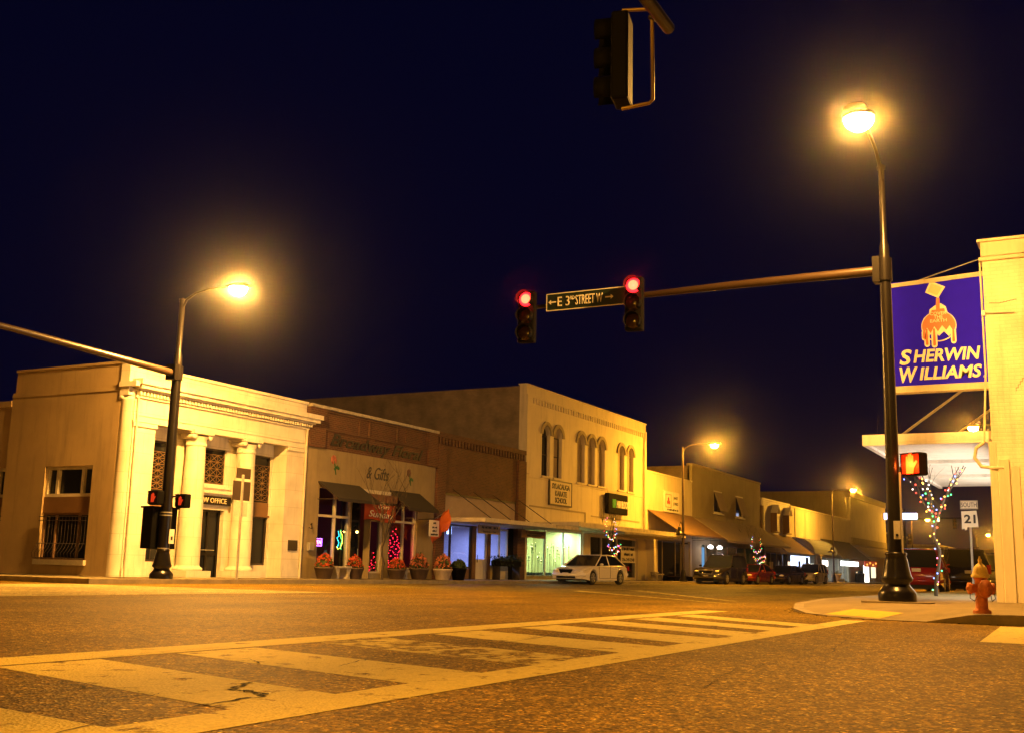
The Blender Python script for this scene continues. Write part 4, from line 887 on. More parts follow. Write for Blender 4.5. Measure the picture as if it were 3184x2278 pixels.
# ------------------------------------------------------------------ SIDING BUILDING
sd = thing('clapboard_shop', 'small white clapboard shop with two gabled window hoods', 'building', (100.6, YF, -.45))
mb = MB(); wall_y(mb, 95.85, 105.7, -.7, 6.85, YF, .3, [(97, 105, -.5, 2.4)])
for i in range(16):
    z = 4.2 + i * .165; mb.prism([(96.1, YF - .003, z), (96.1, YF - .045, z), (96.1, YF - .008, z + .16), (96.1, YF - .003, z + .16)], (9.4, 0, 0))
mb.build('wall', m_white, sd); B(95.85, 105.7, YF - .07, YF + .35, 6.85, 7.0).build('coping', m_white, sd)
B(95.42, 96.1, YF - .1, YF - .003, -.6, 6.3).build('dark_pilaster', m_awn_br, sd)
for cx in (99.3, 103.7):
    wn = frame_y(cx - .5, cx + .5, 4.3, 5.9, YF - .22, .1, .15, trans=(5.1,)).build('window', m_white, sd); B(cx - .45, cx + .45, YF - .12, YF - .1, 4.35, 5.85).build('pane', m_glassd, wn)
    mb = MB()
    for sg_ in (-1, 1): mb.prism([(cx + sg_ * .8, YF - .62, 5.82), (cx, YF - .62, 6.6), (cx, YF - .62, 6.48), (cx + sg_ * .7, YF - .62, 5.8)], (0, .56, 0))
    mb.build('gable_hood', m_white, wn)
    MB().prism([(cx - .68, YF - .3, 5.82), (cx, YF - .3, 6.46), (cx + .68, YF - .3, 5.82)], (0, .2, 0)).build('tympanum', m_white, wn)
    B(cx - .78, cx - .68, YF - .62, YF - .05, 4.2, 5.82).build('shade_board', m_awn_br, wn); B(cx - .8, cx + .7, YF - .5, YF - .05, 4.1, 4.19).build('sill', m_awn_br, wn)  # brown board on the left stands in for the hood's shaded side
awning(96.0, 105.6, 3.95, 2.3, 23.8, m_awn_br, sd, val=.05)
wn = frame_y(97, 105, -.5, 2.4, YF + .1, .12, .12, mull=(99, 101, 103)).build('window', m_tan, sd); B(97.1, 104.9, YF + .15, YF + .16, -.4, 2.3).build('pane', m_glassd, wn)
MB().box(98.4, 99.4, YF + .03, YF + .09, .7, 1.5).build('notice', m_cream, wn)
B(96, 105.5, YF + .35, 45, 6.2, 6.3).build('roof', m_roof, sd)

# ------------------------------------------------------------------ LONG WHITE BUILDING
wh = thing('long_white_building', 'long low pale building with a rounded blue awning and lit windows', 'building', (120, YF, -.5))
mb = MB(); wall_y(mb, 105.75, 134.6, -.8, 6.75, YF, .35, [(106.8, 116.8, -.6, 2.6), (119, 133.5, -.6, 2.4)]); mb.box(105.75, 134.6, YF - .08, YF + .4, 6.75, 6.9); mb.box(107.5, 107.9, YF - .08, YF - .003, 3.6, 6.7); mb.build('wall', m_cream, wh)
awning(106.3, 116.8, 3.95, 2.6, 23.9, m_awn_bl, wh, curve=1, val=.2); awning(118.5, 133.5, 4.2, 2.2, 23.6, m_awn_dk, wh, val=.08)
B(105.9, 134.5, YF + .4, 50, 6.2, 6.3).build('roof', m_roof, wh)
wn = frame_y(106.8, 116.8, -.6, 2.6, YF + .12, .14, .12, mull=(110.5,)).build('window', m_tan, wh); B(106.9, 116.7, YF + .17, YF + .18, -.5, 2.5).build('pane', m_glass, wn)
wn = frame_y(119, 133.5, -.6, 2.4, YF + .12, .14, .12, mull=(122, 125, 128, 130.5)).build('window', m_white, wh); B(119.1, 133.4, YF + .17, YF + .18, -.5, 2.3).build('pane', m_glass, wn)
room(wh, 106, 134.4, 2.8, 6, mat('pale_room', (.5, .5, .5), .9), m_wood)
alight('window_light', (109.5, 28.2, 2.6), 300, (.55, .65, 1.0), 5, .8, (0, 0, 0), wh); alight('window_light', (127.5, 28.2, 2.6), 420, (.95, .9, .75), 9, .8, (0, 0, 0), wh)
def sp(x0, x1, z0, z1, y, col, s, name, label, cat):
    t = thing(name, label, cat, ((x0 + x1) / 2, y, z0)); B(x0, x1, y, y + .04, z0, z1).build('face', emis(name + '_face', col, s), t); B(x0 - .05, x1 + .05, y + .043, y + .15, z0 - .05, z1 + .05).build('case', m_dark, t); return t
t = sp(104.8, 112.4, .3, 2.2, 25.75, (.62, .72, 1), 2.4, 'display_window', 'large bluish white display glowing behind the silver car', 'display')
MB().box(107.6, 108.3, 25.7, 25.74, .8, 1.7).build('silhouette', m_glassd, t); MB().box(110.6, 111.6, 25.7, 25.74, .4, 2.1).build('silhouette', m_glassd, t)
sp(117.0, 119.6, 1.35, 1.95, 25.5, (1, .85, .75), 4, 'shop_lightbox', 'small warm white light box under the blue awning', 'light')
sp(124.6, 134.5, 1.5, 2.0, 25.2, (.95, 1, .9), 6, 'shop_lightbox', 'wide white light box under the dark far awning', 'light')
for x, z0, z1, w_, c_, lb in ((104.0, 1.0, 1.6, .9, (1, .75, .5), 'small warm lit sign inside the right window of the clapboard shop'), (136.6, -.3, .9, 1.2, (1, .7, .35), 'warm lit lower window at the far corner building'), (147, .2, 1.6, 3.0, (1, .8, .5), 'last warm lit window at the far end of the row')): sp(x - w_ / 2, x + w_ / 2, z0, z1, 25.7, c_, 1.6, 'window_light', lb, 'light')
sp(138.8, 142.2, -.5, 1.7, 25.4, (1, .9, .75), 3, 'shop_lightbox', 'tall warm lit doorway panel beyond the trash bin', 'light')
t = thing('shop_sign', 'red sign board with orange dots at the far end of the row', 'sign', (138.7, 24.5, 1.6)); B(134.7, 142.8, 24.5, 24.6, 1.5, 2.2).build('board', mat('red_board', (.5, .04, .02), .5, emit=(1, .1, .02), estr=.25), t)
for i in range(4): MB().ball((135.8 + i * 1.9, 24.45, 1.75 + .2 * (i % 2)), .13, 8, 5).build('dot', emis('orange_dot', (1, .4, .05), 1.5), t)

# ------------------------------------------------------------------ FAR TWO STOREY BUILDING
fr_ = thing('far_corner_building', 'large plain tan building closing the far row with a lit corner', 'building', (150, YF, -.6))
mb = MB(); wall_y(mb, 134.65, 159, -.8, 9.6, YF - .01, .4, []); mb.build('front_wall', m_cream, fr_)
mb = MB(); mb.prism([(134.65, YF + .4, 6.6), (134.65, 56, 6.6), (134.65, 56, 10.35), (134.65, YF + .43, 10.35), (134.65, YF + .43, 6.7)], (.3, 0, 0)); mb.build('side_wall', m_tan, fr_)
B(134.6, 159.1, YF - .1, YF + .42, 9.6, 10.35).build('parapet', m_tan, fr_); B(134.7, 158.9, YF - .12, YF - .02, 4.1, 4.9).build('sign_band', m_tan, fr_)
awning(134.8, 158.5, 4.0, 2.6, 23.8, m_awn_ta, fr_, val=.05)
mb = MB(); mb.box(135.1, 158.9, YF + .5, 56, 9.2, 9.4); mb.build('roof', m_roof, fr_)
# plain blocks beyond
for x0, x1, y0, y1, z1, mm, lb in ((215, 260, 26, 50, 6.0, m_tan, 'low tan building far down the street on the left side'), (165, 205, 30, 60, 7.0, m_brick_dk, 'dark brick block beyond the far crossing'),
                                   (150, 185, -14, 2.0, 6.5, m_cream, 'cream gabled building far down the right side'), (190, 230, -14, 6.0, 5.0, m_brick_dk, 'low dark building at the far right end of the street'), (330, 360, -20, 60, 8, m_tan, 'dim building closing the end of the street')):
    t = thing('distant_building', lb, 'building', ((x0 + x1) / 2, (y0 + y1) / 2, -1)); B(x0, x1, y0, y1, -1.5, z1).build('wall', mm, t)
    B(x0 - .2, x1 + .2, y0 - .2, y1 + .2, z1 + .003, z1 + .3).build('coping', m_stone_d, t)
    for i in range(6):
        xx = x0 + (x1 - x0) * (i + .3) / 6; B(xx, xx + 2, y0 - .05, y0 - .01, 0, 2.2).build('window', m_glassd, t)

# ------------------------------------------------------------------ PAINT STORE on the right
ps = thing('paint_store_building', 'cream painted brick store filling the right edge of the view', 'building', (24, 1.8, .07))
XP = 23.8
mb = MB(); wall_x(mb, -25, 1.8, -.3, 6.95, XP, .35, []); mb.build('side_wall', m_brick_y, ps)
mb = MB(); mb.box(XP - .02, XP + .45, -25, 1.82, 7.0, 7.3); mb.box(XP - .07, XP + .5, -25, 1.88, 7.3, 7.36); mb.box(XP - .06, XP + .45, -25, 1.86, 6.9, 6.98); mb.build('parapet', m_cream, ps, bevel=.01)
mb = MB(); wall_y(mb, XP + .36, 60, -.4, 7.0, 1.45, .35, [(25.2, 36.5, .3, 2.7), (38, 44, .3, 2.7)]); mb.build('front_wall', m_brick_y, ps)
B(XP + .36, 60, -25, 1.44, 6.5, 6.6).build('roof', m_roof, ps)
B(25.2, 36.5, 1.5, 1.54, .3, 2.7).build('window', emis('store_window', (1, .88, .8), 2.2), ps); frame_y(25.2, 36.5, .3, 2.7, 1.56, .1, .2, mull=(28, 30.8, 33.6)).build('window_frame', m_steel, ps)
alight('store_window_light', (30.5, 1.95, 1.6), 380, (1, .82, .6), 10, 2.0, (R(90), 0, 0), ps)
mb = MB(); mb.box(XP - .06, XP + .1, 1.5, 1.7, .03, 2.85); mb.box(XP - .02, XP + .2, 1.72, 1.86, .03, 3.2); mb.box(XP - .03, XP - .002, 1.32, 1.48, .03, 2.7); mb.build('corner_trim', m_cream, ps, bevel=.01)
mb = MB(); mb.tube([(XP + .1, 1.95, 3.2), (XP + .1, 2.1, 3.1), (XP + .1, 2.14, 2.9), (XP + .1, 2.02, 2.72), (XP - .02, 1.8, 2.68), (XP - .05, 1.6, 2.68)], .035, 8); mb.tube([(XP + .1, 1.95, 3.2), (XP + .1, 1.85, 4.6), (XP + .1, 1.85, 6.9)], .02, 8)
mb.build('downpipe', m_cream, ps)
mb = MB(); mb.tube([(XP - .03, 1.25, 5.78), (XP - .03, 1.8, 5.81)], .012, 6); mb.box(XP - .06, XP, 1.79, 1.86, 5.76, 5.86); mb.build('wall_bracket', m_steel, ps)
for pts in ([(.62, 6.9), (.7, 6.6), (.85, 6.45), (.95, 6.1)], [(.0, 5.1), (.35, 4.95), (.6, 4.6), (1.1, 4.5), (1.3, 4.2)], [(-.2, 3.2), (.3, 3.1), (.5, 2.8)], [(1.2, 6.05), (1.5, 6.0), (1.7, 6.02)], [(.3, .3), (.7, .12), (1.2, .1)], [(-.4, 4.0), (.2, 3.9), (.5, 3.6), (.7, 3.3)]):
    ck = MB()
    for (a, b), (c_, d) in zip(pts[:-1], pts[1:]):
        n = 5; p0 = (a, b)
        for i in range(1, n + 1):
            p1 = (a + (c_ - a) * i / n, b + (d - b) * i / n)
            ck.box(XP - .006, XP - .002, min(p0[0], p1[0]) - .004, max(p0[0], p1[0]) + .004, p0[1] - .006, p0[1] + .006); ck.box(XP - .0065, XP - .0025, p1[0] - .005, p1[0] + .005, min(p0[1], p1[1]) - .006, max(p0[1], p1[1]) + .006); p0 = p1
    ck.build('wall_crack', m_brown, ps)
cp = B(24.2, 36.8, 1.82, 4.37, 3.3, 3.47).build('canopy', m_white, ps); 
mb = MB(); mb.box(28.3, 28.5, 1.85, 4.3, 3.22, 3.297); mb.box(24.2, 24.3, 1.85, 4.37, 3.24, 3.297); mb.box(24.35, 36.8, 4.27, 4.37, 3.24, 3.297); mb.box(32.5, 32.7, 1.85, 4.3, 3.22, 3.297); mb.build('canopy_beam', m_white, cp)
for x in (26.5, 31, 37): MB().tube([(x if x < 36 else 36.6, 4.25, 3.47), (x if x < 36 else 36.6, 1.7, 5.3)], .03, 8).build('hanger_rod', m_trim, cp)
# projecting paint sign
ss = thing('projecting_sign', 'tall blue projecting sign with paint can pouring over a globe and white letters', 'sign', (25, 2.8, 5.7))
m_blue = mat('sign_blue', (.02, .008, .95), .45, .05, 2, emit=(.1, .05, 1), estr=.03); m_orange = mat('paint_red', (.72, .12, .02), .5); m_cr = mat('cream_letters', (.8, .74, .58), .5, 0)  # faint blue emission added to the panel, which is not lit from inside
for _m in (m_blue,): _m.node_tree.nodes['Principled BSDF'].inputs['Specular IOR Level'].default_value = .05; _m.node_tree.nodes['Principled BSDF'].inputs['Roughness'].default_value = .8
B(24.98, 25.2, 1.88, 3.78, 4.6, 6.93).build('panel', m_blue, ss)
mb = MB(); mb.prism([(24.95, 1.86, 7.0), (24.95, 3.8, 6.9), (24.95, 3.8, 6.81), (24.95, 1.86, 6.9)], (.28, 0, 0)); mb.box(24.95, 25.23, 3.78, 3.84, 4.5, 6.81); mb.box(24.95, 25.23, 1.84, 3.84, 4.46, 4.6); mb.build('frame', m_cream, ss)
def yz(pts, x, th, name, mm, parent): return MB().prism([(x, y, z) for y, z in pts], (th, 0, 0)).build(name, mm, parent)
def circ(cy, cz, r_, n=28, a0=0, a1=6.2832): return [(cy + r_ * math.cos(a0 + (a1 - a0) * i / n), cz + r_ * math.sin(a0 + (a1 - a0) * i / n)) for i in range(n)]
GY, GZ = 2.82, 5.87
XF = 24.975
yz([(GY + .36 * math.cos(a), GZ + .34 * math.sin(a)) for a in [6.2832 * i / 32 for i in range(32)]], XF - .006, .008, 'globe_outline', m_cr, ss)
yz([(GY + .335 * math.cos(a), GZ + .315 * math.sin(a)) for a in [6.2832 * i / 32 for i in range(32)]], XF - .011, .008, 'globe', m_blue, ss)
# drips (cream outlines then red)
for dy, zb_, r_ in ((.31, -.3, .045), (.25, -.44, .055), (.1, -.46, .06), (-.29, -.4, .055)):
    yz([(GY + dy + r_, GZ - .1), (GY + dy + r_, GZ + zb_ + .05)] + [(GY + dy + r_ * math.cos(a), GZ + zb_ + .05 + r_ * math.sin(a)) for a in (-.5, -1, -1.57, -2.1, -2.6)] + [(GY + dy - r_, GZ + zb_ + .05), (GY + dy - r_, GZ - .1)], XF - .013, .006, 'drip_outline', m_cr, ss)
    r2 = r_ * .5; yz([(GY + dy + r2 * .6, GZ - .05), (GY + dy + r2, GZ + zb_ + .06)] + [(GY + dy + r2 * math.cos(a), GZ + zb_ + .06 + r2 * math.sin(a)) for a in (-.5, -1.57, -2.6)] + [(GY + dy - r2, GZ + zb_ + .06), (GY + dy - r2 * .6, GZ - .05)], XF - .018, .006, 'drip', m_orange, ss)
yz([(GY + .31, GZ - .1), (GY + .2, GZ - .2), (GY + .1, GZ - .1), (GY, GZ - .22), (GY - .1, GZ - .12), (GY - .2, GZ - .24), (GY - .3, GZ - .1), (GY - .2, GZ + .05), (GY + .2, GZ + .05)], XF - .014, .006, 'continent', m_cr, ss)
rp = [(GY + .34 * math.cos(a), GZ + .32 * math.sin(a)) for a in [-.1 + (3.34) * i / 20 for i in range(21)]]
rp += [(GY + .3, GZ - .12), (GY + .24, GZ - .02), (GY + .17, GZ - .15), (GY + .09, GZ - .0), (GY + .02, GZ - .12), (GY - .07, GZ + .01), (GY - .15, GZ - .1), (GY - .22, GZ + .0), (GY - .29, GZ - .13)]
# order: arc runs from -Y side over the top to +Y side, then zigzag back
rp = rp[:21] + rp[21:][::-1]
yz(rp, XF - .02, .008, 'red_paint', m_orange, ss)
yz([(GY + .2, GZ + .22), (GY + .17, GZ + .38), (GY + .06, GZ + .46), (GY - .06, GZ + .5), (GY - .16, GZ + .42), (GY - .2, GZ + .25)], XF - .012, .008, 'splash_outline', m_cr, ss)
yz([(GY + .16, GZ + .22), (GY + .13, GZ + .36), (GY + .04, GZ + .36), (GY + .03, GZ + .62), (GY - .04, GZ + .62), (GY - .04, GZ + .38), (GY - .13, GZ + .38), (GY - .16, GZ + .22)], XF - .022, .008, 'splash', m_orange, ss)
def rot(pts, a, c): return [(c[0] + (y - c[0]) * math.cos(a) - (z - c[1]) * math.sin(a), c[1] + (y - c[0]) * math.sin(a) + (z - c[1]) * math.cos(a)) for y, z in pts]
cc = (GY + .05, GZ + .82)
yz(rot([(cc[0] - .15, cc[1] - .14), (cc[0] + .15, cc[1] - .14), (cc[0] + .17, cc[1] + .14), (cc[0] - .17, cc[1] + .14)], .5, cc), XF - .008, .01, 'paint_can_outline', m_cr, ss)
yz(rot([(cc[0] - .11, cc[1] - .1), (cc[0] + .11, cc[1] - .1), (cc[0] + .12, cc[1] + .1), (cc[0] - .12, cc[1] + .1)], .5, cc), XF - .014, .008, 'paint_can', mat('can_buff', (.6, .55, .3), .5), ss)
for s_, z in (('COVER', .17), ('THE', .08), ('EARTH', -.01)): text('lettering', s_, (XF - .024, GY, GZ + {'COVER': .23, 'THE': .15, 'EARTH': .07}[s_] + .05), {'COVER': .34, 'THE': .18, 'EARTH': .34}[s_], .07, m_cr, ss, face='X', bold=.01)
for s_, y, z, w_, h_ in (('S', 3.53, 5.23, .26, .34), ('HERWIN', 2.69, 5.235, 1.36, .28), ('W', 3.48, 4.84, .38, .34), ('ILLIAMS', 2.63, 4.85, 1.26, .28)):
    text('lettering', s_, (XF - .012, y, z), w_, h_, m_cr, ss, face='X', shear=.2, bold=.03)
text('trade_mark', '\u00ae', (XF - .012, 1.95, 4.72), .06, .06, m_cr, ss, face='X')
MB().tube([(25.05, 3.2, 6.95), (24.3, 1.86, 7.35 - .25)], .012, 6).build('guy_wire', m_steel, ss)
B(24.9, 25.28, 1.8, 1.86, 4.5, 6.95).build('wall_mount', m_trim, ss)

# goods behind the shop windows
rnd = random.Random(55)
for k, (x, lb) in enumerate(((34.1, 'tall dark vase of sprigs at the left side of the florist window'), (34.75, 'short vase of sprigs near the middle of the florist window'), (35.35, 'vase of sprigs beside the green and yellow neon flower'))):
    z = .45 + .1 * k; t = thing('vase', lb, 'vase', (x, 26.9, z))
    MB().lathe([(.06, z), (.1, z + .08), (.11, z + .2), (.05, z + .32), (.07, z + .36)], (x, 26.9, 0), 14).build('body', (m_potl, m_brown, m_teal)[k], t)
    mb = MB()
    for i in range(14):
        a = rnd.random() * 6.28; mb.tube([(x, 26.9, z + .3), (x + .05 * math.cos(a), 26.9 + .05 * math.sin(a), z + .5), (x + .2 * math.cos(a), 26.9 + .2 * math.sin(a), z + .6 + .2 * rnd.random())], .008, 4)
    mb.build('sprigs', m_leaf, t)
t = thing('display_table', 'low wooden display table behind the left florist window', 'table', (34.7, 27.0, -.2)); MB().box(33.8, 35.6, 26.7, 27.3, .38, .44).build('table_top', m_wood, t)
for x in (33.88, 35.52): MB().box(x - .04, x + .04, 26.75, 27.25, -.2, .38).build('leg', m_wood, t)
for k, (x, y, w_, h, c_) in enumerate(((47.7, 31.2, 1.5, 1.0, (.45, .14, .2)), (49.6, 31.4, 1.0, 1.6, (.5, .45, .35)), (46.0, 30.5, .9, 1.3, (.2, .25, .5)))):
    t = thing('shop_cabinet', ('low pink cabinet in the blue lit shop', 'tall cream cabinet at the right of the blue lit shop', 'blue cabinet behind the glass door of the shop')[k], 'cabinet', (x, y, -.2))
    MB().box(x - w_ / 2, x + w_ / 2, y - .25, y + .25, -.2, h).build('body', mat('cabinet_paint', c_, .6), t, bevel=.02); MB().box(x - w_ / 2 + .05, x + w_ / 2 - .05, y - .27, y - .252, h * .45, h * .45 + .03).build('rail', m_dark, t)
t = thing('hat_stand', 'thin dark hat stand behind the glass door of the shop', 'stand', (48.0, 27.6, -.2)); MB().tube([(48.0, 27.6, -.2), (48.0, 27.6, 1.7)], .02, 6).build('post', m_dark, t); MB().tube([(47.8, 27.6, 1.75), (47.9, 27.6, 1.6), (48.1, 27.6, 1.6), (48.2, 27.6, 1.75)], .015, 6).build('hook', m_dark, t)
t = thing('counter', 'teal counter standing at the back of the green lit shop', 'counter', (53.5, 30.2, -.2)); MB().box(52.4, 54.6, 30.0, 30.6, -.2, .9).build('body', m_brown, t); MB().box(52.3, 54.7, 29.95, 30.65, .9, .96).build('counter_top', m_white, t)
# ------------------------------------------------------------------ LAMPS, SIGNAL POLES
def luminaire(parent, base, d, off=2.1, z=8.0, power=LAMP_W, material=None, col=SODIUM):
    """cobra-head luminaire on a curved arm leaving the pole top towards d"""
    d = Vector((*d, 0)).normalized(); b = Vector(base); s_ = Vector((-d.y, d.x, 0))
    P = lambda a, h, l=0: tuple(b + d * a + s_ * l + Vector((0, 0, h)))
    MB().tube([P(0, -.35), P(.15, -.05), P(.5, .12), P(1.0, .2), P(off - .35, .18)], [.04, .035, .03, .03, .028], 8).build('lamp_arm', material or m_black, parent)
    hd = MB(); n = 10
    rings = []
    for i in range(7):
        t = i / 6; a = off - .42 + .8 * t; hw = .05 + .15 * math.sin(min(1, t * 1.3) * math.pi * .62); rings.append([P(a, .15 + (.1 * math.sin(math.pi * (k / n)) if 1 else 0), hw * math.cos(math.pi * k / n)) for k in range(n + 1)] )
    vs = [v for r_ in rings for v in r_]; fs = [(i * (n + 1) + k, i * (n + 1) + k + 1, (i + 1) * (n + 1) + k + 1, (i + 1) * (n + 1) + k) for i in range(6) for k in range(n)]
    fs += [tuple(range(n + 1)), tuple(6 * (n + 1) + k for k in range(n + 1))] + [(i * (n + 1), i * (n + 1) + n, (i + 1) * (n + 1) + n, (i + 1) * (n + 1)) for i in range(6)]
    hd.add(vs, fs, True); h = hd.build('lamp_head', m_black, parent)
    c_ = P(off, 0); bw = MB(); bw.lathe([(.24, b.z + .12), (.235, b.z + .06), (.2, b.z - .02), (.12, b.z - .08), (.001, b.z - .1)], (c_[0], c_[1], 0), 20)
    g = bw.build('lamp_bowl', emis('sodium_bowl', col, power / 5600 * 3000), h)
    rm = MB(); rm.lathe([(.27, b.z + .1), (.27, b.z + .16), (.2, b.z + .22), (.01, b.z + .25)], (c_[0], c_[1], 0), 20); rm.build('lamp_rim', m_black, h)
def pole_base(mb, x, y, z, s=1.0):
    mb.lathe([(.37 * s, z), (.38 * s, z + .05), (.38 * s, z + .17), (.34 * s, z + .22), (.31 * s, z + .25), (.26 * s, z + .3), (.25 * s, z + .34), (.31 * s, z + .38), (.32 * s, z + .42), (.29 * s, z + .47), (.26 * s, z + .58), (.23 * s, z + .72), (.2 * s, z + .8), (.22 * s, z + .82), (.22 * s, z + .85), (.15 * s, z + .87)], (x, y, 0), 32)
PRX, PRY = 20.2, 3.15; zR = sw(PRX, PRY) - .01
rp_ = thing('signal_pole', 'thick black signal pole with flared base at the right street corner', 'signal pole', (PRX, PRY, zR))
mb = MB(); pole_base(mb, PRX, PRY, zR, .83); mb.build('base', m_black, rp_)
mb = MB(); mb.lathe([(.6, zR - .05), (.6, zR + .03)], (PRX, PRY, 0), 28); mb.build('footing', m_conc, rp_)
mb = MB(); mb.lathe([(.125, zR + .7), (.11, 3.0), (.1, 5.6), (.085, 6.4), (.06, 6.5), (.052, 7.85), (.075, 7.87), (.075, 7.93), (.01, 7.98)], (PRX, PRY, 0), 24); mb.build('pole', m_black, rp_)
mb = MB(); mb.lathe([(.125, 5.75), (.125, 6.17)], (PRX, PRY, 0), 20); mb.box(PRX - .13, PRX + .13, PRY + .08, PRY + .2, 5.73, 6.2); mb.build('arm_clamp', m_black, rp_)
m_bronzep = mat('bronze_enamel', (.028, .016, .008), .35, .1, 3)
mb = MB(); mb.tube([(PRX, PRY + .18, 5.96), (PRX, 6.0, 5.96), (PRX, 8.3, 5.93), (PRX, 10.6, 5.9)], [.09, .075, .055, .04], 14); mb.build('mast_arm', m_bronzep, rp_)
luminaire(rp_, (PRX, PRY, 7.95), (-1, 0), col=SODIUM_PALE, power=LAMP_W * 1.35)
# signals
m_red_on = emis('red_lens', (1, .008, .012), 7); m_red_hot = emis('red_lens_core', (1, .07, .025), 9); m_lens_off = mat('dark_lens', (.04, .02, .01), .2)
def signal(name, label, c, rz, lit=True, grp=None, front=m_blackm):
    """3 section head, lenses facing local -X; c = centre of back"""
    t = thing(name, label, 'traffic light', c, rz, grp)
    b = MB(); b.box(-.12, .08, -.18, .18, -.54, .54); b.build('housing', front, t, bevel=.03, world=False)
    for k, z in enumerate((.36, 0, -.36)):
        v = MB(); n = 16; r_ = .165
        a0, a1 = -R(50), R(230)
        ring = [[(x, r_ * math.cos(a0 + (a1 - a0) * i / n), z + r_ * math.sin(a0 + (a1 - a0) * i / n)) for i in range(n + 1)] for x in (-.12, -.32)]
        vs = ring[0] + ring[1]; v.add(vs, [(i, i + 1, n + 2 + i, n + 1 + i) for i in range(n)], True)
        vo = v.build('visor', front, t, world=False); vo.modifiers.new('thick', 'SOLIDIFY').thickness = .006
        l = MB(); l.lathe([(.001, -.165), (.07, -.16), (.12, -.145), (.15, -.12)], (0, 0, z), 18, axis='X'); lo = l.build('lens', m_red_on if (lit and k == 0) else m_lens_off, t, world=False)
        if lit and k == 0:
            l = MB(); l.lathe([(.001, -.175), (.09, -.172), (.1, -.16)], (0, 0, z), 18, axis='X'); l.build('lens_core', m_red_hot, lo, world=False)
    m_ = MB(); m_.tube([(.08, 0, .3), (.2, 0, .3), (.2, 0, -.3), (.08, 0, -.3)], .02, 6); m_.box(.1, .34, -.05, .05, -.02 + .22, .1 + .22); m_.build('mount', m_steel, t, world=False)
    return t
s2 = signal('traffic_light', 'red traffic light at the right end of the green street sign', (PRX - .3, 7.87, 5.68), R(9), True, 'red traffic lights on the mast arm')
s1 = signal('traffic_light', 'red traffic light at the tip of the mast arm left of the street sign', (PRX - .3, 10.25, 5.62), R(9), True, 'red traffic lights on the mast arm')
for s_ in (s1, s2):
    l_ = plight('red_light', (0, 0, 0), 30, (1, .02, .02), .06, None); l_.parent = s_; l_.location = (-.3, 0, .36)
t = thing('street_name_sign', 'long dark green street name sign on the mast arm between the red lights', 'sign', (PRX - .1, 9.1, 5.95))
m_green = mat('sign_green', (.003, .016, .012), .6)
B(PRX - .14, PRX - .12, 8.1, 9.9, 5.75, 6.12).build('panel', m_green, t)
swap_xy(frame_y(8.1, 9.9, 5.75, 6.12, PRX - .145, .018, .004)).build('border', m_letw, t)
text('lettering', 'E 3', (PRX - .15, 9.5, 5.935), .27, .2, m_letw, t, face='X'); text('lettering', 'RD', (PRX - .15, 9.3, 5.99), .09, .08, m_letw, t, face='X'); text('lettering', 'STREET W', (PRX - .15, 8.93, 5.935), .6, .2, m_letw, t, face='X')
for yc, sg_ in ((9.76, 1), (8.48, -1)):
    yz([(yc + sg_ * .09, 5.935), (yc + sg_ * .03, 5.985), (yc + sg_ * .03, 5.95), (yc - sg_ * .09, 5.95), (yc - sg_ * .09, 5.92), (yc + sg_ * .03, 5.92), (yc + sg_ * .03, 5.885)], PRX - .15, .006, 'arrow', m_letw, t)
for y in (8.5, 9.6): MB().box(PRX - .12, PRX + .02, y - .02, y + .02, 5.9, 5.96).build('clamp', m_steel, t)
# pedestrian signals
m_hand = emis('hand_glow', (1, .035, .002), 15); m_hand_dim = emis('hand_dim', (1, .05, .01), .7)
def hand_pts(s):
    return [(-.5, -.9), (.35, -.9), (.5, -.4), (.95, .15), (.8, .3), (.45, .05), (.42, .75), (.27, .78), (.24, .1), (.18, .95), (.02, .95), (.0, .1), (-.06, .88), (-.22, .88), (-.24, .05), (-.32, .7), (-.48, .68), (-.52, -.1)]
def ped(label, c, rz, mm, tilt=0, hs=.11, grp=None):
    t = thing('pedestrian_signal', label, 'pedestrian signal', c, rz, grp)
    MB().box(-.1, .12, -.2, .2, -.2, .2).build('housing', m_blackm, t, bevel=.035, world=False)
    v = MB(); v.box(-.15, -.1, -.19, .19, .175, .187); v.box(-.125, -.1, -.19, -.18, -.17, .175); v.box(-.125, -.1, .18, .19, -.17, .175); v.build('visor', m_blackm, t, world=False)
    MB().box(-.108, -.1, -.17, .17, -.165, .165).build('face_plate', mat('face_plate', (.5, .03, .01) if mm is m_hand else (.01, .005, .005), .4, emit=(1, .02, .0) if mm is m_hand else None, estr=.35), t, world=False)  # red colour and emission here paint the hand's glow on the housing
    MB().prism([(-.122, -x * hs * 1.05, z * hs * 1.25) for x, z in hand_pts(1)], (.01, 0, 0)).build('hand_symbol', mm, t, world=False)
    MB().tube([(.1, 0, .12), (.22, 0, .12)], .02, 6).build('mount', m_blackm, t, world=False)
    return t
t = ped('glowing orange hand pedestrian signal on the right pole', (PRX - .05, 2.78, 2.44), R(-28), m_hand, hs=.15)
l_ = plight('hand_light', (0, 0, 0), 18, (1, .12, .01), .05); l_.parent = t; l_.location = (-.2, 0, 0)
t = thing('push_button', 'pale pedestrian push button plate on the right pole', 'push button', (PRX - .1, 3.08, 1.3)); MB().box(PRX - .2, PRX - .17, 3.03, 3.14, 1.15, 1.46).build('plate', m_steel, t, bevel=.004); MB().ball((PRX - .205, 3.085, 1.22), .025, 8, 5).build('button', m_blackm, t)
MB().tube([(PRX - .1, 3.02, .9), (PRX - .1, 3.02, 2.3)], .02, 6).build('conduit', m_steel, rp_)
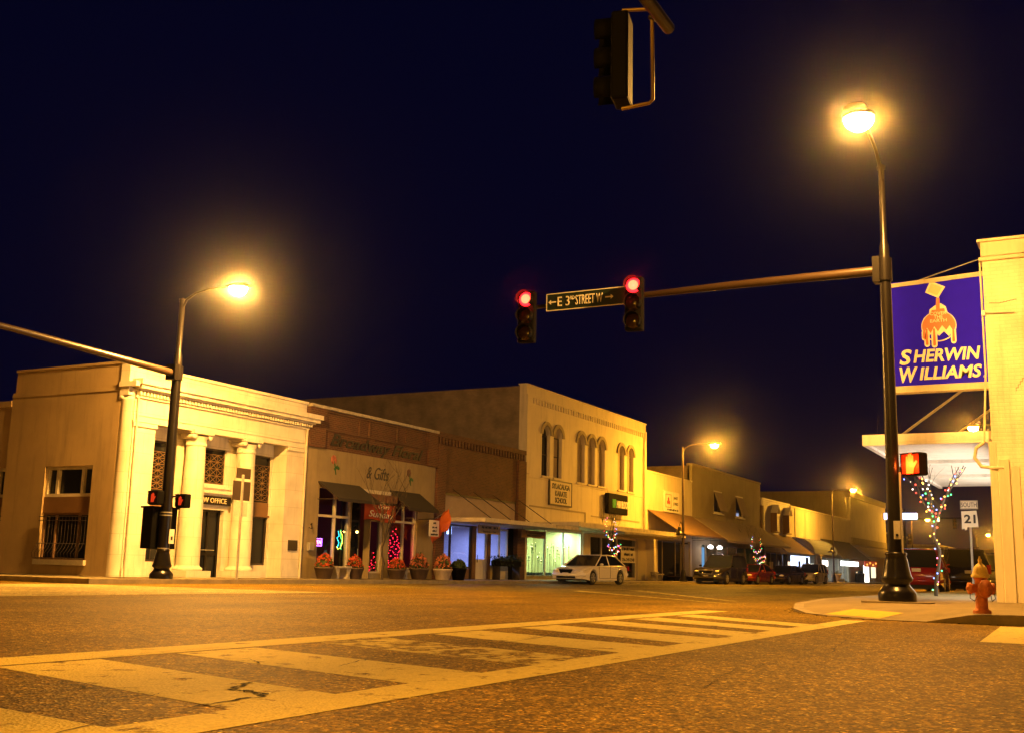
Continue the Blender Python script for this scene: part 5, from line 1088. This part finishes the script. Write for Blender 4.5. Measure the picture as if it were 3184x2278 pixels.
# left pole
PLX, PLY = 23.2, 23.3; zL = sw(PLX, PLY)
lp = thing('signal_pole', 'black signal pole in front of the stone law office', 'signal pole', (PLX, PLY, zL))
mb = MB(); pole_base(mb, PLX, PLY, zL - .05, .85); mb.build('base', m_black, lp)
mb = MB(); mb.lathe([(.17, zL + .8), (.15, 3.0), (.135, 5.6), (.12, 6.3), (.085, 6.4), (.08, 7.9), (.1, 7.92), (.1, 7.98), (.01, 8.02)], (PLX, PLY, 0), 20)
mb.build('pole', m_black, lp)
for z in (.72, .8, 1.72, 1.8): MB().lathe([(.17, z), (.17, z + .03)], (PLX, PLY, 0), 20).build('steel_band', m_steel, lp)
mb = MB(); mb.lathe([(.17, 5.6), (.17, 6.0)], (PLX, PLY, 0), 20); mb.box(PLX - .26, PLX - .1, PLY - .18, PLY + .18, 5.58, 6.02); mb.build('arm_clamp', m_black, lp)
mb = MB(); mb.tube([(PLX - .2, PLY, 5.78), (18, PLY, 5.97), (13, PLY, 6.1)], [.11, .085, .06], 12); mb.build('mast_arm', m_bronzep, lp)
luminaire(lp, (PLX, PLY, 8.0), (0, -1), power=LAMP_W * 2.8, col=SODIUM_PALE)
ped('dim red hand pedestrian signal on the left side of the far pole', (22.72, PLY - .05, 2.2), R(0), m_hand_dim); ped('dim red hand pedestrian signal on the right side of the far pole', (23.72, PLY - .1, 2.17), R(0), m_hand_dim)
MB().tube([(22.8, PLY, 2.28), (23.8, PLY, 2.28)], .025, 6).build('signal_bracket', m_black, lp)
t = thing('control_cabinet', 'black control cabinet mounted behind the left signal pole', 'cabinet', (23.3, 23.6, .8)); MB().box(22.85, 23.8, 23.45, 23.85, .8, 1.93).build('body', m_blackm, t, bevel=.02); MB().box(22.8, 23.85, 23.42, 23.88, 1.93, 1.98).build('lid', m_blackm, t)
t = thing('pole_notice', 'small white notice plate strapped low on the left signal pole', 'sign', (PLX, PLY - .2, 1.1)); MB().box(PLX - .03, PLX + .16, PLY - .22, PLY - .2, .95, 1.35).build('plate', m_letw, t, bevel=.004); MB().box(PLX + .03, PLX + .1, PLY - .226, PLY - .221, 1.05, 1.15).build('symbol', m_letter, t)
# sign post seen from behind
t = thing('sign_post', 'galvanised post with three road signs seen from behind by the law office', 'sign post', (25.9, 22.95, -.07))
MB().box(25.86, 25.92, 22.92, 22.97, -.2, 3.1).build('post', m_steel, t)
m_signback = mat('sign_back', (.045, .028, .015), .5, .1, 3)  # colour darkened to put the shade on the sign backs
for x0, x1, z0, z1, mm in ((25.62, 26.26, 2.98, 3.3, m_signback), (25.5, 26.28, 2.32, 2.9, m_signback), (25.62, 26.2, 1.85, 2.28, m_trim)):
    MB().box(x0, x1, 22.975, 22.98, z0, z1).build('sign_plate', mm, t, bevel=.003)
# decorated lamp posts of the far side
def street_lamp(x, y, d, label, lit=True, power=LAMP_W, pend=True, ztop=8.35):
    z = sw(x, y) if abs(x) > 20 else .1; t = thing('street_lamp', label, 'street lamp', (x, y, z), 0, 'tall street lamps along the main street')
    mb = MB(); mb.lathe([(.26, z), (.26, z + .12), (.18, z + .2), (.16, z + .5), (.12, z + .7), (.09, z + .75)], (x, y, 0), 20); mb.build('base', m_black, t)
    mb = MB(); mb.lathe([(.095, z + .75), (.09, 2.0), (.075, 5), (.055, ztop)], (x, y, 0), 14); mb.build('pole', m_bronzep, t)
    luminaire(t, (x, y, ztop - .05), d, off=2.1, power=power * 1.5, material=m_bronzep)
    if pend:
        p = MB(); p.tube([(x, y, z + 3.2), (x - .25, y, z + 3.6), (x - .5, y, z + 3.7), (x - .7, y, z + 3.45)], .025, 6); p.build('pendant_arm', m_black, t)
        p = MB(); p.lathe([(.03, z + 3.4), (.1, z + 3.35), (.12, z + 3.2), (.2, z + 3.05), (.42, z + 2.92), (.42, z + 2.88), (.01, z + 2.88)], (x - .7, y, 0), 16); p.build('pendant_lamp', m_black, t)
        p = MB(); p.tube([(x, y, z + 2.9), (x - .7, y, z + 2.82)], .025, 6); p.build('banner_rod', m_cream, t)
    return t
street_lamp(67.3, 23.3, (0, -1), 'lit street lamp in front of the insurance shop')
street_lamp(111.8, 23.3, (0, -1), 'lit street lamp in front of the rounded blue awning', ztop=8.7)
street_lamp(164, 23.3, (0, -1), 'lit street lamp beyond the far crossing on the left side', pend=False)
street_lamp(59.4, 3.2, (0, 1), 'lit street lamp whose pole stands behind the paint store corner', pend=False, ztop=7.9)
street_lamp(224, 20.5, (0, -1), 'most distant lit street lamp near the end of the street', pend=False)
# near left signal pole: arm and lamp over the crossing
NX, NY = -3.5, 3.9
np_ = thing('signal_pole', 'overhead mast arm reaching in from the upper left with a dark traffic light', 'signal pole', (NX, NY, 0))
mb = MB(); pole_base(mb, NX, NY, .02); mb.build('base', m_black, np_); mb = MB(); mb.lathe([(.165, .85), (.13, 6), (.08, 8)], (NX, NY, 0), 18); mb.build('pole', m_black, np_)
mb = MB(); mb.tube([(NX + .1, 3.86, 6.45), (4, 3.78, 6.4), (10.2, 3.66, 6.1)], [.12, .1, .065], 12); mb.build('mast_arm', m_bronzep, np_)
luminaire(np_, (NX, NY, 8.0), (1, 0), power=LAMP_W * .9)
st = signal('traffic_light', 'large dark traffic light hanging near the top edge seen from its side', (9.98, 4.08, 5.74), R(-78), False, front=m_blackm)
st.scale = (.9, .9, .9)
for ch in list(st.children):
    if ch.name.startswith('mount'): bpy.data.objects.remove(ch)
mb = MB(); mb.tube([(-.02, 0, .62), (.28, 0, .6), (.33, 0, .56), (.34, 0, -.52), (.3, 0, -.56), (-.02, 0, -.6)], .022, 8); mb.build('bracket', mat('brass_bracket', (.3, .2, .06), .4, metal=.3), st, world=False)
mb = MB(); mb.tube([(.3, 0, .5), (.42, -.02, .44), (.5, -.02, .46)], .035, 6); mb.build('clamp', m_bronzep, st, world=False)
# fourth corner lamp, out of view on the left
street_lamp(-3.0, 23.5, (1, 0), 'street lamp on the far left corner outside the view', pend=False, power=LAMP_W * .27)

# ------------------------------------------------------------------ HYDRANT
hx, hy = 13.7 * 1.17, 1.23 * 1.17; hx, hy = 15.6, 1.40; hz = sw(hx, hy)
hx, hy = 15.2, 1.365
hd = thing('fire_hydrant', 'orange fire hydrant with yellow cap on the near corner', 'fire hydrant', (hx, hy, hz), R(28))
hd.scale = (.84, .84, 1.12)
m_hor = mat('hydrant_orange', (.55, .16, .04), .5, .25, 14, .2, 60); m_hye = mat('hydrant_yellow', (.7, .5, .12), .5, .2, 14, .2, 60)
S = .76
def L_(prof): return [(a * S, b * S) for a, b in prof]
mb = MB(); mb.lathe(L_([(.17, 0), (.17, .035), (.165, .05), (.13, .06), (.115, .1), (.11, .48), (.13, .5), (.14, .52)]), seg=24); mb.build('barrel', m_hor, hd, world=False)
mb = MB(); mb.lathe(L_([(.175, .52), (.175, .555), (.15, .57), (.145, .6), (.12, .66), (.08, .7), (.045, .72), (.03, .74), (.035, .78), (.02, .8), (.012, .83)]), seg=24); mb.build('bonnet', m_hye, hd, world=False)
for i in range(8):
    pass
for dy, nm in ((1, 'side_outlet'), (-1, 'side_outlet')):
    mb = MB(); mb.lathe([(.05, .08 * dy), (.055, .15 * dy), (.065, .155 * dy), (.065, .19 * dy), (.025, .195 * dy), (.02, .22 * dy)], (0, 0, .36 * S), 14, axis='Y'); mb.build(nm, m_hor, hd, world=False)
mb = MB(); mb.lathe([(.075, -.07), (.08, -.13), (.1, -.135), (.1, -.175), (.03, -.18), (.025, -.205)], (0, 0, .36 * S), 16, axis='X'); mb.build('front_outlet', m_hor, hd, world=False)
mb = MB()
for s_ in (-1, 1): mb.tube([(-.02, .17 * s_, .33 * S), (-.05, .19 * s_, .22 * S), (-.06, .13 * s_, .18 * S), (-.1, .1 * s_, .26 * S)], .006, 5)
mb.build('chain', m_dark, hd, world=False)

# ------------------------------------------------------------------ ROUTE SIGN
t = thing('route_sign', 'white route sign reading south 21 on a steel post by the paint store', 'road sign', (38, 3.66, .03))
MB().box(38.0, 38.06, 3.6, 3.66, .0, 2.6).build('post', m_steel, t)
m_sw = mat('sign_white', (.75, .72, .6), .4, .02)
p = B(37.95, 37.97, 3.38, 3.9, 2.67, 2.94).build('south_plate', m_sw, t, label='white plate reading SOUTH'); text('lettering', 'SOUTH', (37.94, 3.64, 2.805), .46, .15, m_letter, p, face='X')
swap_xy(frame_y(3.39, 3.89, 2.68, 2.93, 37.945, .012, .003)).build('border', m_letter, p)
p = yz([(3.39, 2.1), (3.4, 2.35), (3.43, 2.62), (3.88, 2.6), (3.87, 2.3), (3.88, 2.03), (3.8, 2.06), (3.79, 2.0), (3.73, 2.02), (3.72, 2.1)], 37.95, .02, 'state_shield', m_sw, t); text('lettering', '21', (37.94, 3.63, 2.36), .34, .27, m_letter, p, face='X', bold=.03)

# ------------------------------------------------------------------ STRING-LIT TREES
for k, c_ in dict(red=(1, .05, .03), green=(.05, 1, .25), blue=(.15, .25, 1), amber=(1, .5, .08), white=(1, .8, .75), pink=(1, .15, .3)).items(): bulb_mesh(k, c_, .02, 7)
def string_lights(label, limbs, n, tree_label, seed, r=.05, pal=('red', 'green', 'blue', 'amber', 'white', 'red', 'amber', 'pink')):
    rnd = random.Random(seed); o = limbs[0][0]
    t = thing('string_lights', label, 'string lights', tuple(o), 0, 'coloured lights wound on the street trees')
    segs = []; 
    for L in limbs:
        for a, b in zip(L[:-1], L[1:]): segs.append((a, b))
    tot = sum((b - a).length for a, b in segs); wire = []; i = 0
    for k in range(n):
        d = (k + .5) / n * tot; acc = 0
        for a, b in segs:
            l = (b - a).length
            if acc + l >= d: p = a + (b - a) * ((d - acc) / l); break
            acc += l
        ang = k * 1.9; p = p + Vector((math.cos(ang), math.sin(ang), 0)) * (r + rnd.random() * .03) + Vector((0, 0, rnd.gauss(0, .03)))
        bulb(rnd.choice(pal), p, t); wire.append(p)
    mb = MB()
    for a, b in zip(wire[:-1], wire[1:]):
        if (a - b).length < .8: mb.tube([a, b], .004, 4, False)
    mb.build('wire', m_dark, t)
    return t
bt, limbs = bare_tree('street_tree', 'bare young tree wound with coloured lights beside the red minivan', 30.0, 3.75, 3.6, .75, 5, m_bark, 'bare street trees', r0=.05, nb=5, fork=.52)
lim2 = [[p for p in L] for L in limbs]
string_lights('coloured string lights wound round the near tree by the paint store', lim2, 96, '', 3, .06)
lt = MB()
for i in range(400):
    x, y = random.uniform(27.5, 34), random.uniform(3.2, 4.6); a = random.random() * 6.28; z = sw(x, y)
    lt.poly([(x, y, z), (x + .015, y, z), (x + .03 * math.cos(a), y + .03 * math.sin(a), z + random.uniform(.03, .09))])
o = lt.build('grass', mat('grass', (.05, .09, .02), .8)); tag(o, 'strip of short grass round the lit tree', 'grass', kind='stuff')
for x, h, sp_, seed, lb in ((55.75, 3.7, .35, 21, 'in front of the green lit window'), (84.5, 3.4, .55, 24, 'in front of the deep pale awning')):
    bt, limbs = bare_tree('street_tree', 'small bare tree wound with coloured lights ' + lb, x, 23.4, h, sp_, seed, m_bark, 'bare street trees', r0=.045, nb=4, fork=.5)
    # the string loops down and round the little crown
    z0 = sw(x, 23.4); sx = 1.0 if x < 60 else 2.0
    loop = [Vector((x - .5 * sx, 23.4, z0 + 3.4)), Vector((x - .75 * sx, 23.4, z0 + 2.7)), Vector((x - .55 * sx, 23.3, z0 + 2.3)), Vector((x, 23.3, z0 + 2.15)), Vector((x + .5 * sx, 23.3, z0 + 2.5)), Vector((x + .65 * sx, 23.4, z0 + 3.0)), Vector((x + .5 * sx, 23.4, z0 + 3.35))]
    loop2 = [Vector((x - .6 * sx, 23.3, z0 + 1.9)), Vector((x - .2 * sx, 23.3, z0 + 1.6)), Vector((x + .5 * sx, 23.3, z0 + 1.85)), Vector((x + 1.1 * sx, 23.3, z0 + 1.95)), Vector((x + 1.0 * sx, 23.3, z0 + 1.6)), Vector((x + .2 * sx, 23.3, z0 + 1.4)), Vector((x - .1, 23.3, z0 + 1.0)), Vector((x + .2, 23.3, z0 + .7))]
    string_lights('coloured string lights looped round the little tree ' + lb, [loop, loop2], 80, '', seed, .04)

# ------------------------------------------------------------------ CARS
m_tyre = mat('tyre_rubber', (.015, .015, .015), .8); m_rim = mat('alloy_rim', (.5, .5, .5), .3, metal=.8); m_under = mat('underbody', (.01, .01, .01), .8)
m_hl = mat('headlight_glass', (.75, .72, .68), .08, .05); m_tl = mat('taillight_red', (.35, .01, .01), .15); m_chrome = mat('chrome', (.7, .7, .7), .12, .02, metal=1.0)
m_seam = mat('door_seam', (.02, .02, .02), .6); m_plate = mat('plate', (.6, .58, .5), .5)
def car_paint(name, c, rough=.22):
    M = mat(name, c, rough, .03, 2); b = M.node_tree.nodes['Principled BSDF']; b.inputs['Coat Weight'].default_value = .8; b.inputs['Coat Roughness'].default_value = .05; return M
def car(label, x, y, rz, Lc, W, H, kind, paint, name='parked_car', cat='car', group='cars parked along the street'):
    z = gz(x, y); t = thing(name, label, cat, (x, y, z), rz, group)
    f = Lc / 2; wb = Lc * .285; wr = .33 if kind == 'sedan' else .38
    if kind == 'sedan':
        belt = .62 * H; prof = [(-f, .35), (-f + .02, .55), (-f + .08, belt * 1.0), (-f + .5, belt * 1.08), (-Lc * .3, belt * 1.1), (Lc * .14, belt * 1.05), (f - 1.0, belt * .98), (f - .35, belt * .86), (f - .1, belt * .72), (f, .5), (f - .01, .28)]
        cab = [(-Lc * .40, belt * 1.05), (-Lc * .25, H - .05), (-Lc * .1, H), (Lc * .04, H - .02), (Lc * .22, belt * 1.02)]
    else:
        belt = .58 * H; hood = belt * .97 if kind == 'suv' else belt * .85
        prof = [(-f, .4), (-f + .01, .7), (-f + .05, belt * 1.0), (-f + .3, belt * 1.04), (Lc * .15, belt * 1.02), (f - 1.0 if kind == 'suv' else f - .8, hood), (f - .25, hood * .92), (f - .03, hood * .8), (f, .6), (f - .02, .32)]
        cab = [(-f + .06, belt * 1.0), (-f + .3, H - .06), (-Lc * .2, H), (Lc * (-.03 if kind == 'suv' else .02), H - .02), (Lc * (.12 if kind == 'suv' else .24), belt * 1.0)]
    # lower edge with wheel arches
    def archpts(cx): return [(cx + (wr + .07) * math.cos(a), max(.2, wr + (wr + .07) * math.sin(a))) for a in [R(-20) + R(220) * i / 10 for i in range(11)]]
    low = archpts(wb) + archpts(-wb)
    outl = prof + low
    layers = []
    for yy, ins in ((-W / 2 + .0, .05), (-W / 2 + .05, .015), (-W / 2 + .16, 0), (0, -.0), (W / 2 - .16, 0), (W / 2 - .05, .015), (W / 2, .05)):
        ring = []
        for i, (px, pz) in enumerate(outl):
            plan = 1 - .10 * max(0, (abs(px) - f * .62) / (f * .38)) ** 2
            s_ = 1 - ins * .5; zz = pz - (ins * 1.2 if pz > belt * .8 and i < len(prof) else 0)
            bow = .1 * max(0, (abs(px) - f * .8) / (f * .2)) * (abs(yy) / (W / 2)) ** 2
            ring.append((px * s_ - math.copysign(bow, px), yy * plan * (1.0 if pz < belt * .9 else .97), zz))
        layers.append(ring)
    n = len(outl); vs = [v for r_ in layers for v in r_]
    fs = [(i * n + k, i * n + (k + 1) % n, (i + 1) * n + (k + 1) % n, (i + 1) * n + k) for i in range(len(layers) - 1) for k in range(n)]
    mb = MB(); mb.add(vs, fs, True); mb.add(layers[0], [tuple(range(n))]); mb.add(layers[-1], [tuple(range(n))[::-1]])
    body = mb.build('body', paint, t, world=False)
    # cabin: glass block with painted pillars and roof
    hw0, hw1 = W / 2 - .06, W / 2 - .26
    def hw(zv): q = (zv - belt) / (H - belt); return hw0 + (hw1 - hw0) * max(0, min(1, q))
    g = MB(); m_ = len(cab); a_ = [(px, -hw(pz), pz - .004) for px, pz in cab]; b_ = [(px, hw(pz), pz - .004) for px, pz in cab]
    g.add(a_ + b_, [tuple(range(m_)), tuple(range(m_, 2 * m_))[::-1]] + [(i, (i + 1) % m_, m_ + (i + 1) % m_, m_ + i) for i in range(m_)])
    g.build('window', m_glassd, t, world=False)
    rf = MB(); top = cab[1:4]
    rf.prism([(top[0][0] - .02, 0, top[0][1])] * 0 + [(px, -hw(pz) - .01, pz + .012) for px, pz in top] + [(px, hw(pz) + .01, pz + .012) for px, pz in top[::-1]], (0, 0, .02)); 
    for s_ in (-1, 1):
        e = lambda p, k=.012: (p[0], s_ * (hw(p[1]) + k), p[1])
        rf.tube([e(cab[0]), e(cab[1]), e(cab[2]), e(cab[3]), e(cab[4])], .032, 6)
        for px in ((-Lc * .06,) if kind == 'sedan' else (-Lc * .08, -Lc * .26)): rf.tube([(px, s_ * (hw0 + .004), belt), (px - .03, s_ * (hw1 + .004), H - .02)], .03, 5)
    rf.build('roof', paint, t, world=False)
    for cx in (wb, -wb):
        for s_ in (-1, 1):
            w_ = MB(); yy = s_ * (W / 2 - .1); w_.lathe([(.1, -.1), (wr * .93, -.1), (wr, -.07), (wr, .07), (wr * .93, .1), (wr * .66, .1), (wr * .62, .06)], (cx, yy, wr), 24, axis='Y') if s_ > 0 else w_.lathe([(.1, .1), (wr * .93, .1), (wr, .07), (wr, -.07), (wr * .93, -.1), (wr * .66, -.1), (wr * .62, -.06)], (cx, yy, wr), 24, axis='Y')
            wo = w_.build('wheel', m_tyre, t, world=False)
            r_ = MB()
            for k in range(6):
                a = k * math.pi / 3; r_.tube([(cx, yy + s_ * .085, wr), (cx + wr * .6 * math.cos(a), yy + s_ * .085, wr + wr * .6 * math.sin(a))], .035, 5)
            ring = [(cx + wr * .62 * math.cos(a), yy + s_ * .085, wr + wr * .62 * math.sin(a)) for a in [math.pi * 2 * i / 20 for i in range(21)]]; r_.tube(ring, .02, 5)
            r_.ball((cx, yy + s_ * .09, wr), .06, 8, 5); r_.build('rim', m_rim, wo, world=False)
    u = MB(); u.box(-f + .25, f - .25, -W / 2 + .25, W / 2 - .25, .18, .5); u.build('underbody', m_under, t, world=False)
    hz_ = (belt * .74 if kind == 'sedan' else belt * .74); fx = f
    for s_ in (-1, 1):
        h = MB(); h.ball((f - .2, s_ * (W / 2 - .33), hz_), .2, 12, 8, (.75, .95, .42)); h.build('headlight', m_hl, t, world=False)
        h = MB(); h.box(-f - .015, -f + .16, s_ * (W / 2 - .1) - .09 if s_ > 0 else s_ * (W / 2 - .1) - .09, s_ * (W / 2 - .1) + (.03 if s_ > 0 else .09), .68 if kind == 'sedan' else .85, .9 if kind == 'sedan' else 1.25) ; h.build('taillight', m_tl, t, bevel=.02, world=False)
        mi = MB(); mi.ball((Lc * .15, s_ * (W / 2 + .08), belt + .08), .1, 10, 6, (.6, 1, .7)); mi.build('mirror', paint if kind == 'sedan' else m_blackm, t, world=False)
    gr = MB(); gw = .38 if kind == 'sedan' else .5; zc = hz_ - .04
    gr.prism([(f - .02, -gw, zc + .09), (f - .02, gw, zc + .09), (f + .012, gw * .7, zc - .09), (f + .012, -gw * .7, zc - .09)], (.02, 0, 0)); gr.box(f - .02, f + .02, -.5, .5, .3, .38); gr.build('grille', m_blackm, t, world=False)
    if kind == 'suv':
        ch = MB(); ch.tube([(f + .03, -gw, zc + .12), (f + .035, gw, zc + .12), (f + .035, gw * .8, zc - .12), (f + .035, -gw * .8, zc - .12), (f + .03, -gw, zc + .12)], .022, 6); ch.build('grille_surround', m_chrome, t, world=False)
        for s_ in (-1, 1): MB().tube([(-Lc * .36, s_ * (hw1 - .06), H + .06), (-Lc * .1, s_ * (hw1 - .06), H + .075), (Lc * .03, s_ * (hw1 - .06), H + .05)], .022, 6).build('roof_rail', m_blackm, t, world=False)
    gr = MB(); gr.tube([(f + .02, -gw, zc + .1), (f + .03, 0, zc + .11), (f + .02, gw, zc + .1)], .012, 5); gr.build('grille_trim', m_chrome, t, world=False)
    bp = MB(); bp.tube([(f - .35, -W / 2 + .04, .45), (f - .08, -W / 2 + .2, .45), (f - .0, 0, .45), (f - .08, W / 2 - .2, .45), (f - .35, W / 2 - .04, .45)], .09, 8); bp.build('front_bumper', paint if kind != 'suvx' else m_chrome, t, world=False)
    bp = MB(); bp.tube([(-f + .35, -W / 2 + .04, .5), (-f + .06, -W / 2 + .2, .5), (-f + .02, 0, .5), (-f + .06, W / 2 - .2, .5), (-f + .35, W / 2 - .04, .5)], .09, 8); bp.build('rear_bumper', paint, t, world=False)
    MB().box(-f - .03, -f - .015, -.17, .17, .72 if kind == 'sedan' else .85, .85 if kind == 'sedan' else .99).build('licence_plate', m_plate, t, world=False); MB().box(f + .035, f + .045, -.16, .16, .42, .55).build('licence_plate', m_plate, t, world=False)
    sm = MB()
    for s_ in (-1, 1):
        yy = s_ * (W / 2 + .004)
        for px in (Lc * .17, -Lc * .06, -Lc * .24): sm.box(px - .006, px + .006, yy - .008, yy + .008, .32, belt * .98)
        sm.box(-Lc * .24, Lc * .17, yy - .008, yy + .008, .3, .315)
    sm.build('door_seam', m_seam, t, world=False)
    hn = MB()
    for s_ in (-1, 1):
        for px in (Lc * .0, -Lc * .19): hn.box(px - .09, px + .09, s_ * (W / 2 + .015) - .012, s_ * (W / 2 + .015) + .012, belt * .86, belt * .86 + .03)
    hn.build('door_handle', paint, t, bevel=.005, world=False)
    return t
car('pearl white sedan parked facing left in front of the lit window', 50.0, 22.0, math.pi - R(5), 4.9, 1.8, 1.4, 'sedan', car_paint('pearl_white', (.82, .78, .7)))
car('black pickup sized sport utility parked behind the white sedan', 70.6, 21.9, math.pi - R(4), 5.1, 2.0, 1.88, 'suv', car_paint('black_paint', (.02, .018, .02), .15), cat='suv')
car('dark red sedan parked behind the black sport utility', 78.2, 21.9, math.pi - R(6), 4.6, 1.75, 1.38, 'sedan', car_paint('dark_red', (.25, .03, .015)))
car('dark brown sedan parked between the red car and the silver one', 87.6, 22.0, math.pi - R(7), 4.7, 1.75, 1.42, 'sedan', car_paint('dark_brown', (.05, .03, .02)))
car('silver crossover at the end of the parked row on the far side', 96.2, 22.0, math.pi - R(4), 4.7, 1.85, 1.68, 'suv', car_paint('silver_paint', (.66, .62, .54)), cat='suv')
car('red minivan seen from behind on the right side of the street', 49.8, 6.75, R(3), 4.9, 1.95, 1.78, 'van', car_paint('minivan_red', (.28, .015, .02)), name='parked_van', cat='minivan')
car('black sport utility seen from behind right of the red minivan', 55.6, 6.1, R(20), 4.9, 1.95, 1.95, 'suv', car_paint('black_paint', (.02, .018, .02), .15), cat='suv')
car('dark pickup shape parked furthest right beside the route sign', 62.5, 5.6, R(30), 5.0, 1.95, 1.9, 'suv', car_paint('dark_blue_paint', (.02, .022, .03), .15), cat='suv')

# ------------------------------------------------------------------ SMALL FAR THINGS
t = thing('trash_bin', 'black round trash bin on the far sidewalk', 'trash bin', (130, 24.2, -.4)); MB().lathe([(.4, -.4), (.45, -.38), (.5, .6), (.52, .62), (.52, .7), (.3, .75)], (130, 24.2, 0), 16).build('body', m_blackm, t); MB().lathe([(.3, .75), (.28, .95), (.05, 1.0)], (130, 24.2, 0), 14).build('lid', m_blackm, t)
t = thing('urn_planter', 'pale stone urn beside the second street lamp', 'planter', (116.1, 23.9, -.35)); MB().lathe([(.25, -.35), (.27, -.25), (.12, -.15), (.14, -.05), (.35, .2), (.45, .5), (.5, .52), (.5, .58), (.01, .55)], (116.1, 23.9, 0), 18).build('urn', m_stone_d, t)
mb = MB()
for i in range(80):
    p = Vector((116.1 + random.gauss(0, .22), 23.9 + random.gauss(0, .22), .6 + abs(random.gauss(0, .15)))); u = Vector((random.gauss(0, 1), random.gauss(0, 1), random.gauss(0, 1))).normalized() * .09; v_ = u.cross(Vector((.2, 1, .3))).normalized() * .04; mb.poly([p - u, p - v_, p + u, p + v_])
mb.build('leaves', m_leaf, t)
t = thing('park_bench', 'metal bench in front of the far lit windows', 'bench', (119.5, 24.4, -.4))
MB().box(117.5, 121.5, 24.2, 24.7, .05, .1).build('seat', m_steel, t); MB().box(117.5, 121.5, 24.7, 24.75, .2, .55).build('backrest', m_steel, t)
for x in (117.7, 119.5, 121.3): MB().box(x - .04, x + .04, 24.2, 24.74, -.4, .05).build('leg', m_steel, t)
# next crossing: lit street name sign on a mast arm with signals
NXT = 121.0
t = thing('signal_pole', 'distant signal mast arm across the street at the next crossing', 'signal pole', (NXT, 19.2, -.45)); MB().lathe([(.15, -.45), (.09, 7.4)], (NXT, 17.9, 0), 10).build('pole', m_blackm, t); MB().tube([(NXT, 17.9, 6.3), (NXT, 11.0, 6.5)], [.1, .06], 8).build('mast_arm', m_blackm, t)
t = thing('lit_street_sign', 'distant glowing white street name sign beyond the right pole', 'sign', (NXT, 18.6, 6.3)); B(NXT - .1, NXT - .06, 16.6, 19.9, 6.3, 6.95).build('face', emis('litsign', (.55, .65, 1), 4), t); B(NXT - .055, NXT + .05, 16.5, 20.0, 6.25, 7.0).build('case', m_dark, t)
for y, lb in ((17.4, 'distant dark traffic light left of the tree lights'), (13.0, 'distant dark traffic light right of the tree lights')): signal('traffic_light', lb, (NXT - .2, y, 4.3 if y > 15 else 5.9), 0, False, 'distant traffic lights at the next crossing')

# ------------------------------------------------------------------ thin haze volume added to give the lamps a glow
hz_m = bpy.data.materials.new('glow_haze'); hz_m.use_nodes = True; nt = hz_m.node_tree
nt.nodes.remove(nt.nodes['Principled BSDF'])
pv = nt.nodes.new('ShaderNodeVolumePrincipled'); pv.inputs['Color'].default_value = (.9, .9, .9, 1); pv.inputs['Density'].default_value = 0.00038; pv.inputs['Anisotropy'].default_value = .986
nt.links.new(pv.outputs[0], nt.nodes['Material Output'].inputs['Volume'])
B(-60, 520, -60, 220, -6, 16).build('haze', hz_m, kind='stuff')
